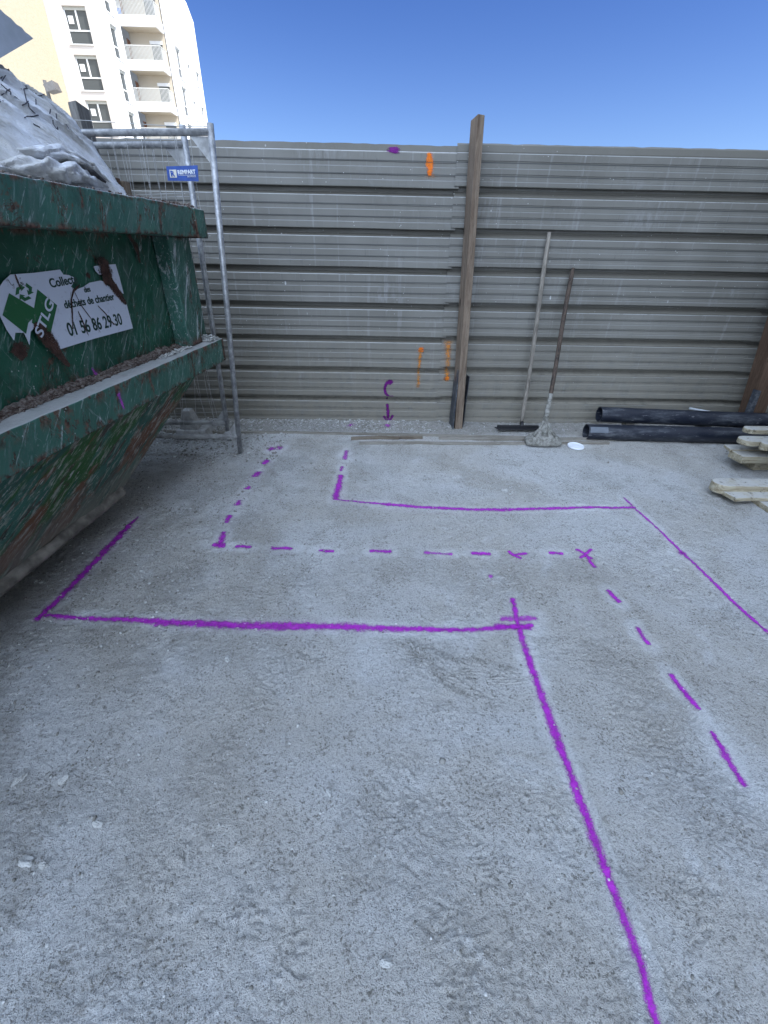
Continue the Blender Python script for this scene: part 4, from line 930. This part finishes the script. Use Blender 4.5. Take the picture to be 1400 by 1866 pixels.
# ------------------------------------------------------------------ tools, pipes, lid, laths
t = empty('floor_scraper', (1.22, 3.62, 0), 'long handled floor scraper with flat black blade leaning on the hoarding', 'scraper')
a = aty(949, 779, 3.66); b = aty(1003, 423, 3.80); k = [a*(1-s)+b*s+np.array([.006*math.sin(s*5), 0, 0]) for s in np.linspace(0, 1, 14)]
rel(MB().tube(k, [.013, .017, .018]+[.0165]*9+[.016, .013], 14).build('handle', M['handle'], smooth=True), t)
x0, x1 = atz(901, 785)[0], atz(986, 788)[0]; yb = 3.60; zz = .022
bl_ = MB(); bl_.prism([(x0, yb+.03, zz), (x0+.03, yb-.022, zz), (x1-.02, yb-.022, zz), (x1, yb+.03, zz)], (0, 0, .010)); bl_.box((x0+.02, yb+.012, zz+.010), (x1-.02, yb+.03, zz+.030))
rel(bl_.build('blade', M['black'], bevel=.002), t)
rel(MB().tube([(a[0]+.0, yb+.02, zz+.012), tuple(a+np.array([.002, 0, .05]))], .016, 12).build('socket', M['black'], smooth=True), t)
t = empty('broom', (1.33, 3.27, 0), 'mortar caked broom with dark worn handle leaning on the hoarding', 'broom')
a = aty(993, 772, 3.34); b = aty(1045, 489, 3.80); k = [a*(1-s)+b*s+np.array([.005*math.sin(s*6), 0, 0]) for s in np.linspace(0, 1, 16)]
rel(MB().tube(k[2:], [.0165]*12+[.0165, .014], 14).build('handle', M['handle_dark'], smooth=True), t)
rel(MB().tube(k[:4], [.022, .020, .018, .0172], 14).build('handle_sleeve', M['mortar'], smooth=True), t)
x0, x1 = atz(955, 810)[0], atz(1023, 815)[0]; yc = 3.285
nu, nv = 60, 30; Ug, Vg = np.meshgrid(np.linspace(0, 1, nu), np.linspace(0, 2*np.pi, nv, endpoint=False))
def brush_ring(zr):  # half length, half width, height
    return zr
rings = []
for z, hl, hw, cxs in ((.0, .94, .95, 0), (.006, 1.0, 1.0, 0), (.030, 1.0, 1.0, 0), (.048, .92, .90, 0), (.066, .72, .72, 0), (.088, .50, .58, 0), (.112, .30, .48, .0), (.135, .17, .42, .0), (.150, .12, .38, .0)):
    th = np.linspace(0, 2*np.pi, 56, endpoint=False); cxv = (x0+x1)/2+cxs*.3; X = np.sign(np.cos(th))*np.abs(np.cos(th))**.45*hl*(x1-x0)/2; Y = np.sign(np.sin(th))*np.abs(np.sin(th))**.7*.052*hw
    nz = .010*noise(X*3+9, Y*3+z*9, .1, 120)+.007*noise(X*2+9, Y*2+z*7, .03, 121); kk = min(1, z/.14)
    rings.append(np.stack([cxv*(1-kk)+a[0]*kk+X*(1+nz*6), (yc-.04*X)*(1-kk)+a[1]*kk+Y*(1+nz*12), z+.6*nz+.012+0*X], -1))
hd = grid_mesh('mortar_caked_head', np.array(rings), M['mortar'], closed_u=True); rel(hd, t)
tip = a
for s_, nm in ((-1, 'brace'), (1, 'brace')):
    c0 = np.array([(x0+x1)/2+s_*.085, yc-.01, .085]); rel(MB().tube([c0, c0*.5+tip*.5+np.array([s_*.004, 0, 0]), tip+np.array([s_*.012, 0, .02])], [.012, .008, .010], 10).build(nm, M['mortar'], smooth=True), t)
rel(MB().tube([(tip[0]-.003, yc, .08), tuple(tip)], [.030, .021], 12).build('socket', M['mortar'], smooth=True), t)
PG = 'black plastic pipes along the hoarding foot'
a = aty(1068, 787, 3.44); e = aty(1400, 795, 3.40); d_ = e-a; r1 = .0645
p1 = empty('plastic_pipe', tuple(a), 'black plastic pipe with a pale patch at its open end, lower and nearer of two', 'pipe', PG)
endp = a+d_*1.45
rel(MB().pipe(a, endp, r1, r1-.006, 40).build('pipe_tube', M['pipe'], smooth=False), p1)
dn = d_/np.linalg.norm(d_); nd = np.cross(dn, [0, 0, 1]); nd /= np.linalg.norm(nd); ud = np.cross(nd, dn)
lbl = []
for s in np.linspace(.010, .155, 8): lbl.append([a+dn*s+(r1+.0012)*(math.cos(th)*ud+math.sin(th)*nd) for th in np.linspace(.55, 1.30, 10)])
lb = grid_mesh('pale_label', np.array(lbl), plain('faded_label', (.13, .145, .165), .6)); rel(lb, p1)
rel(MB().box((a[0]+1.35, 3.36, -.01), (a[0]+1.42, 3.48, a[2]-r1-.004)).build('bearer', M['lath']), p1)
a2 = aty(1092, 755, 3.56); e2 = aty(1400, 767, 3.52)
p2 = empty('plastic_pipe', tuple(a2), 'black plastic pipe with a bare round open end, upper and farther of two', 'pipe', PG)
rel(MB().pipe(a2, a2+(e2-a2)*1.45, .063, .057, 40).build('pipe_tube', M['pipe']), p2)
rel(MB().box((a2[0]+.9, 3.56, -.01), (a2[0]+1.0, 3.62, a2[2]-.064)).build('bearer', M['lath']), p2)
rel(MB().box((a2[0]+.25, 3.56, -.01), (a2[0]+.33, 3.62, a2[2]-.064)).build('bearer', M['lath']), p2)
for o in list(p1.children)+list(p2.children):
    if o.name.startswith('pipe_tube'):
        for pl in o.data.polygons: pl.use_smooth = True
        mdd = o.modifiers.new('split', 'EDGE_SPLIT'); mdd.split_angle = math.radians(50)
ta = aty(1257, 744, 3.66); tb = aty(1330, 757, 3.64)
tag(MB().pipe(ta, tb+(tb-ta)*1.5, .0095, .007, 16).build('conduit', plain('grey_white_conduit', (.42, .44, .44), .5), smooth=True), 'thin white plastic conduit poking out behind the black pipes', 'conduit')
c = (atz(1036, 815)+atz(1063, 816))/2; c = (atz(1048, 809)+atz(1048, 822)+atz(1036,815)+atz(1063,816))/4
ld = MB(); th = np.linspace(0, 2*np.pi, 40, endpoint=False); R_ = .064
vs = []
for rr, z in ((R_, 0), (R_, .010), (R_-.002, .012), (R_-.006, .012), (R_-.008, .009), (.02, .009), (.0001, .009)): vs += [(rr*math.cos(q), rr*math.sin(q), z) for q in th]
fs = [(r0*40+i, r0*40+(i+1) % 40, (r0+1)*40+(i+1) % 40, (r0+1)*40+i) for r0 in range(6) for i in range(40)]
o = ld.add(vs, fs).build('bucket_lid', M['white_plastic'], smooth=True); o.location = (c[0], c[1], float(gh(c[0], c[1]))+.006); o.rotation_euler = (.05, .03, 0)
md = o.modifiers.new('split', 'EDGE_SPLIT'); md.split_angle = math.radians(40); tag(o, 'small round white plastic lid lying beside the broom head', 'lid')
def lath(p0, p1, w, th_, mat, label, z=.004):
    a = atz(*p0); b = atz(*p1); d = b-a; n_ = np.array([-d[1], d[0], 0]); n_ /= np.linalg.norm(n_); N = 40; P_ = []
    for i in range(N+1):
        s = i/N; c = a+d*s+n_*.006*math.sin(s*7+p0[0]); g = float(gh(c[0], c[1])); g = max(g, float(gh(c[0]+w*n_[0]/2, c[1]+w*n_[1]/2)), float(gh(c[0]-w*n_[0]/2, c[1]-w*n_[1]/2)))
        for q, zz_ in ((-1, 0), (1, 0), (1, 1), (-1, 1)): P_.append([c[0]+n_[0]*w/2*q, c[1]+n_[1]*w/2*q, g])
        for j in range(4): P_[-4+j][2] = g*.6+z-.004+(th_ if j > 1 else 0)
    Fs = [(0, 1, 2, 3), tuple(4*N+i for i in (3, 2, 1, 0))]
    for i in range(N):
        for j in range(4): j2 = (j+1) % 4; Fs.append((4*i+j, 4*i+4+j, 4*i+4+j2, 4*i+j2))
    return tag(MB().add(P_, Fs).build('wooden_lath', M[mat]), label, 'lath', 'laths lying along the hoarding foot')
lath((300, 788), (1000, 800), .018, .020, 'lath', 'longest dusty lath, running from the mesh fence foot to the broom')
M['lath_brown'] = mk_wood('brownish_lath', (.12, .095, .07), (.23, .195, .15), 0)
lath((640, 801), (770, 800), .020, .024, 'lath_brown', 'short brown lath lying against the longest lath left of centre')
lath((655, 810), (1110, 810), .022, .020, 'lath', 'thin dusty lath in front of the longest one, passing under the broom')
lath((800, 801), (1120, 803), .030, .018, 'lath', 'flat lath between the longest and the front one, by the centre post foot')

# ------------------------------------------------------------------ pallets at the right edge
def board(pl, y0, y1, z0_, th_, parent, rnd=True, x1=3.6, skew=0.0, name='board'):
    """board along x, left end at x=pl, rounded or mitred"""
    w = y1-y0; P_ = []
    if rnd:
        for q in np.linspace(math.pi/2, 3*math.pi/2, 11): P_.append((pl+w*.5+w*.5*math.cos(q)*1.0, (y0+y1)/2+w/2*math.sin(q)))
    else: P_ = [(pl, y1), (pl+w*skew, y0)]
    P_ += [(x1, y0), (x1, y1)]
    P3 = [(a, b, z0_) for a, b in P_][::-1]
    return rel(MB().prism(P3, (0, 0, th_)).build(name, M['pallet'], bevel=.006), parent)
A = aty(1300, 884, 2.40)
pn = empty('wooden_pallet', (A[0]+.5, 2.45, 0), 'dusty wooden pallet with a rounded corner at the right edge, nearest to the viewer', 'pallet', 'worn pallets at the right edge')
zt = atz(1312, 873)  # far top edge of the raised board
def xz(px, py, Y): v = aty(px, py, Y); return v[0], v[2]
xa, za = xz(1301, 879, 2.46); 
board(xa, 2.40, 2.52, za-.058, .062, pn, True)
m_ = MB(); z1 = za-.034
c1, c2, c3, c4 = atz(1309, 889, z1), atz(1342, 908, z1), atz(1362, 907, z1), atz(1400, 910, z1)
far_y = 2.46
m_.prism([(c1[0], far_y, z1), (c1[0]-.005, c1[1], z1), (c2[0], c2[1], z1), (c3[0], c3[1], z1), (c4[0]+.6, c4[1]+.02, z1), (c4[0]+.6, far_y, z1)], (0, 0, -.026))
rel(m_.build('deck', M['pallet'], bevel=.005), pn)
for xx in (xa+.22, xa+.75): rel(MB().box((xx, 2.20, -.005), (xx+.12, 2.50, z1-.026)).build('block', M['pallet'], bevel=.004), pn)
# farther stack
ps = empty('wooden_pallet', (3.1, 2.95, 0), 'bottom pallet of the farther stack at the right edge, with chamfered plank ends', 'pallet', 'worn pallets at the right edge')
Y2 = 2.86
x_, z_ = xz(1326, 820, 2.98); board(x_, 2.93, 3.03, z_+.003, .022, ps, False, skew=-.25)
cA = [aty(1337, 822, 2.92), aty(1354, 831, Y2-.10), aty(1400, 830, Y2-.10)]; zq = cA[0][2]
q0, q1 = atz(1336, 822, zq), atz(1355, 832, zq)
m_ = MB(); m_.prism([(q0[0], q0[1]+.03, zq), (q0[0], q0[1], zq), (q1[0], q1[1], zq), (q1[0]+.9, q1[1], zq), (q1[0]+.9, q0[1]+.03, zq)], (0, 0, -.055)); rel(m_.build('board', M['pallet'], bevel=.006), ps)
for xx in (q1[0]+.15, q1[0]+.7): rel(MB().box((xx, q1[1]+.04, -.005), (xx+.12, q1[1]+.30, zq-.055)).build('block', M['pallet'], bevel=.004), ps)
zb = zq+.022
pt = empty('wooden_pallet', (3.15, 3.0, zb), 'top pallet of the farther stack at the right edge, with rounded plank ends', 'pallet', 'worn pallets at the right edge')
x_, z_ = xz(1342, 800, 2.93); board(x_, 2.84, 2.96, z_-.022, .038, pt, True)
x_, z_ = xz(1380, 808, 2.84); board(x_, 2.77, 2.835, z_-.030, .050, pt, True)
x_, z_ = xz(1355, 783, 3.02); board(x_, 2.965, 3.06, z_-.016, .034, pt, True)

# ------------------------------------------------------------------ far buildings
def wallmat(name, c, brick=False):
    m = MT(name, .9, 0, .2); base = m.mix(m.ramp(m.noise(.4, None, 4), .3, .7), tuple(x*.94 for x in c), c)
    if brick:
        b = m.n('ShaderNodeTexBrick'); m.nt.links.new(m.co('Object', (1, 1, 1), (0, math.pi/2, math.pi/2)), b.inputs[0]); b.inputs['Scale'].default_value = 4
        m.put(b.inputs['Color1'], c); m.put(b.inputs['Color2'], tuple(x*.82 for x in c)); m.put(b.inputs['Mortar'], tuple(x*.62 for x in c)); b.inputs['Mortar Size'].default_value = .018
        base = m.mix(.75, base, b.outputs[0])
    m.col(base); return m.m
M['wall_w'] = wallmat('white_render', (.80, .80, .80)); M['wall_c'] = wallmat('cream_render', (.50, .44, .35)); M['wall_p'] = wallmat('pale_pink_render', (.58, .53, .49)); M['brick'] = wallmat('cream_brick', (.50, .435, .32), True)
M['glass'] = (lambda m: m.col((.07, .08, .085)).m)(MT('window_glass', .12, 0, .6)); M['frame'] = plain('white_window_frame', (.75, .75, .74), .5, 0, .03)
M['shutter'] = plain('grey_shutter_box', (.42, .42, .38), .7, 0, .05); M['rail'] = plain('pale_railing', (.55, .54, .50), .6, 0, .05)
M['paper'] = plain('white_paper', (.8, .8, .8), .8, 0, .03); M['brown'] = plain('brown_joinery', (.16, .075, .045), .6)
def facade(m, o, ux, z0_, z1_, Lw, openings, depth):
    """wall rectangle from origin o along unit vector ux; openings (a,b,zlo,zhi); reveals go 'depth' along the inward normal"""
    o = np.array(o, float); ux = np.array(ux, float); n_in = np.array([-ux[1], ux[0], 0]) if True else None
    xs = sorted({0, Lw, *[q for w in openings for q in w[:2]]}); zs = sorted({z0_, z1_, *[q for w in openings for q in w[2:]]})
    for xa_, xb_ in zip(xs[:-1], xs[1:]):
        for za_, zb_ in zip(zs[:-1], zs[1:]):
            cx, cz = (xa_+xb_)/2, (za_+zb_)/2
            if any(a < cx < b and c < cz < d for a, b, c, d in openings): continue
            P_ = [o+ux*xa_, o+ux*xb_]; m.add([(P_[0][0], P_[0][1], za_), (P_[1][0], P_[1][1], za_), (P_[1][0], P_[1][1], zb_), (P_[0][0], P_[0][1], zb_)], [(0, 1, 2, 3)])
    for a, b, c, d in openings:
        A_, B_ = o+ux*a, o+ux*b; A2, B2 = A_+n_in*depth, B_+n_in*depth
        q = lambda p, z: (p[0], p[1], z)
        m.add([q(A_, c), q(A_, d), q(A2, d), q(A2, c)], [(0, 1, 2, 3)]); m.add([q(B_, c), q(B_, d), q(B2, d), q(B2, c)], [(3, 2, 1, 0)])
        m.add([q(A_, c), q(B_, c), q(B2, c), q(A2, c)], [(3, 2, 1, 0)]); m.add([q(A_, d), q(B_, d), q(B2, d), q(A2, d)], [(0, 1, 2, 3)])
    return m
def window(parent, o, ux, a, b, c, d, paper=False, transom=True, sw=.07):
    """a two-leaf window over a fixed light, set in an opening"""
    o = np.array(o, float); ux = np.array(ux, float); n_in = np.array([-ux[1], ux[0], 0])
    def bx(m, xa_, xb_, za_, zb_, d0, d1):
        p = [o+ux*xa_+n_in*d0, o+ux*xb_+n_in*d0, o+ux*xb_+n_in*d1, o+ux*xa_+n_in*d1]
        m.hexa([(q[0], q[1], za_) for q in p], [(q[0], q[1], zb_) for q in p])
    f = MB(); dp = .18
    bx(f, a, a+sw, c, d, dp, dp+.06); bx(f, b-sw, b, c, d, dp, dp+.06); bx(f, a+sw, b-sw, c, c+sw, dp, dp+.06)
    tr = c+(d-c)*.36; bx(f, a+sw, b-sw, tr, tr+sw*1.3, dp-.01, dp+.06)
    mid = (a+b)/2
    if b-a > 1.0: bx(f, mid-sw*.9, mid+sw*.9, tr+sw*1.3, d-.18, dp-.01, dp+.06)
    w = f.build('window', M['frame']); rel(w, parent)
    g = MB(); bx(g, a+sw, b-sw, c+sw, d-.18, dp+.03, dp+.04); p_ = g.build('pane', M['glass']); p_.parent = w
    s = MB(); bx(s, a, b, d-.20, d, dp-.03, dp+.05); k = s.build('shutter_box', M['shutter']); k.parent = w
    s = MB(); bx(s, a-.06, b+.06, c-.07, c, -.08, .12); k = s.build('sill', M['frame']); k.parent = w
    if paper:
        s = MB(); bx(s, a+.22, a+.62, tr+.42, tr+.88, dp-.012, dp-.004); k = s.build('paper_notice', M['paper']); k.parent = w
apt = empty('apartment_building', (-21, 60, 0), 'sunlit white apartment block with recessed balconies beyond the hoarding', 'building')
YA, XB, YC, XD, YD0, YD1, RZ = 50.2, -23.25, 54.3, -19.62, 55.75, 65.0, 22.95
XA = -27.6
m = MB(); opA = []
for k in range(-1, 6):
    zt_ = 18.07-2.8*k; opA.append((XA*0+(-25.42-XA), (-23.58-XA), zt_-2.18, zt_))
facade(m, (XA, YA, 0), (1, 0, 0), 0, RZ, XB-XA, opA, .25); rel(m.build('front_wall', M['wall_p']), apt)
for a_, b_, c_, d_2 in opA: window(apt, (XA, YA, 0), (1, 0, 0), a_, b_, c_, d_2, True)
# side wall B
v = np.array([-22.80, YC])-np.array([XB, YA]); Lb = np.linalg.norm(v); uxb = np.array([*v/Lb, 0]); m = MB(); opB = []
for k in range(-1, 6):
    zt_ = 17.98-2.8*k; opB.append((2.45, 3.45, zt_-2.15, zt_))
facade(m, (XB, YA, 0), uxb, 0, RZ, Lb, opB, .25); rel(m.build('side_wall', M['wall_w']), apt)
for q in opB: window(apt, (XB, YA, 0), uxb, *q)
# balcony bays: white front parapets, beige recess
XC0, XC1 = -22.80, XD
for k in range(-2, 7):
    top_ = 1.295+.3133*YC-2.8*(k); flo = top_-2.8+.22+.14    # ceiling height and floor height of this bay
    m = MB(); rc = MB(); m.box((XC0, YC, top_), (XC1, YC+.16, top_+.62)) ; m.box((XC1-.16, YC+.16, top_), (XC1, YD0, top_+.62))   # edge beams
    rc.box((XC0, YC+.16, top_+.02), (XC1-.16, YD0, top_+.22)); rel(m.build('balcony_beam', M['wall_w']), apt); rel(rc.build('balcony_slab', M['wall_c']), apt)
    # railing
    r = MB(); zb_ = top_-2.18+.02; zt_ = zb_+1.0
    r.box((XC0+.02, YC+.03, zt_-.05), (XC1-.03, YC+.08, zt_)); r.box((XC0+.02, YC+.03, zb_+.02), (XC1-.03, YC+.07, zb_+.06))
    for x in np.arange(XC0+.06, XC1-.04, .115): r.box((x, YC+.04, zb_), (x+.035, YC+.06, zt_-.05))
    r.box((XC1-.08, YC+.08, zt_-.05), (XC1-.03, YD0, zt_))
    for y in np.arange(YC+.15, YD0-.04, .115): r.box((XC1-.07, y, zb_), (XC1-.05, y+.035, zt_-.05))
    rr = r.build('balcony_railing', M['rail']); rel(rr, apt)
    dr_ = MB(); dr_.box((-20.95, YD0-.02, zb_-.6), (-19.95, YD0+.02, zb_+1.62)); gd = dr_.build('balcony_door', M['glass']); rel(gd, apt)
    s_ = MB(); s_.box((-21.05, YD0-.06, zb_+1.45), (-19.90, YD0-.02, zb_+1.68)); k_2 = s_.build('shutter_box', M['frame']); rel(k_2, gd); k_2.parent = gd; k_2.location = (0, 0, 0)
    s_ = MB(); s_.box((XC0, YC+.75, zb_-.6), (XC0+.05, YC+1.3, zb_+1.62)); rel(s_.build('side_shutter', M['brown']), apt)
m = MB().box((XC0, YD0, 0), (XD, YD0+.2, RZ)); rel(m.build('recess_wall', M['wall_c']), apt)
# side wall D
m = MB(); opD = []
for k in range(-1, 6):
    z = 1.295+.3411*58.4-2.8*k; opD.append((2.3, 3.6, z-2.35, z-.1)); z2 = z-.55; opD.append((5.2, 5.9, z2-1.5, z2)); opD.append((7.6, 8.6, z2-1.6, z2+.1))
LD = YD1-YD0; opD = [q for q in opD if q[3] < RZ-1.3]
facade(m, (XD, YD0, 0), (0, 1, 0), 0, RZ-.9, LD, opD, .25)
m.add([(XD, YD0, RZ-.9), (XD, YD1, RZ-.9), (XD, YD1-1.5, RZ), (XD, YD0, RZ)], [(0, 1, 2, 3)]); rel(m.build('side_wall', M['wall_w']), apt)
for q in opD: window(apt, (XD, YD0, 0), (0, 1, 0), *q, sw=.05)
m = MB().box((-40, YA+.3, RZ-.02), (XB-.3, YD1, RZ+.1)); m.box((XB-.3, YC+.3, RZ-.02), (XC1-.2, YD1-1.5, RZ+.1)); m.box((-40, YD1-.2, 0), (XD-.01, YD1, RZ-1.0)); m.prism([(XD-.005, YD0+.3, RZ-.05), (XD-.005, YD1-1.5, RZ-.05), (XD-.005, YD1, RZ-.95), (XD-.005, YD1, RZ-4), (XD-.005, YD0+.3, RZ-4)], (-.2, 0, 0)); rel(m.build('roof', M['wall_w']), apt)
br = empty('brick_building', (-33, 36, 0), 'cream brick building flank beside the white apartment block', 'building')
m = MB().box((-45, 22, 0), (-26.75, YA-.05, 26)); rel(m.build('wall', M['brick']), br)
M['lampdark'] = plain('dark_lamp_housing', (.13, .12, .11), .6)
lp = empty('site_floodlight', tuple(aty(84, 160, 18)*np.array([1, 1, 0])), 'small floodlight on a thin mast in front of the cream brick flank', 'floodlight')
a = aty(81, 146, 18); b = aty(97, 215, 18); d_ = a-b; b[0] = a[0]
rel(MB().tube([(a[0], 18, 0), (a[0], 18, a[2])], .05, 8).build('mast', M['lampdark']), lp)
c = aty(97, 160, 18); rel(MB().hexa([c+np.array(q) for q in ((-.14, -.15, -.12), (.16, -.15, -.06), (.16, .15, -.06), (-.14, .15, -.12))], [c+np.array(q) for q in ((-.20, -.15, .04), (.10, -.15, .14), (.10, .15, .14), (-.20, .15, .04))]).build('lamp_head', M['lampdark']), lp)
rel(MB().tube([(a[0], 18, c[2]-.05), tuple(c+np.array([-.1, 0, -.05]))], .03, 8).build('bracket', M['lampdark']), lp)

# unseen pallets added just outside the frame to darken the ground on the right
ph = empty('unseen_shade_pile', (3.1, 1.4, 0), 'unseen tall pile of pallets added to darken the ground right of the painted lines', 'unseen pile')
for k in range(14):
    z = k*.145; x0_ = 2.56+.03*math.sin(k*2.3); m = MB()
    for yy in (.62, 1.36, 2.10): m.box((x0_, yy, z), (x0_+1.15, yy+.10, z+.10))
    rel(m.build('bearers', M['pallet']), ph); m = MB()
    for j in range(8): m.box((x0_+.15*j, .60, z+.102), (x0_+.15*j+.10, 2.22, z+.124))
    rel(m.build('deck_boards', M['pallet']), ph)
# unseen building added on the right, out of frame: it keeps the whole yard in the shade
nb = empty('unseen_shade_building', (12, -6, 0), 'unseen tall concrete building shell added right of the yard to shade it', 'building')
ops = []
for zf in range(0, 5):
    for yy in range(0, 7): ops.append((1.5+4.4*yy, 3.3+4.4*yy, 1.0+3.0*zf, 2.4+3.0*zf))
m = MB(); facade(m, (5.8, 5.6, 0), (0, -1, 0), 0, 16, 33, ops, .25)
rel(m.build('yard_wall', M['concrete']), nb)
m = MB().box((6.06, -27.4, 0), (18, 5.59, 15.998)); rel(m.build('core', M['concrete']), nb)
rel(MB().box((5.7, -27.5, 16.0), (18.1, 5.7, 16.25)).build('roof', M['concrete']), nb)
print('verts ground', len(gx)*len(gy))
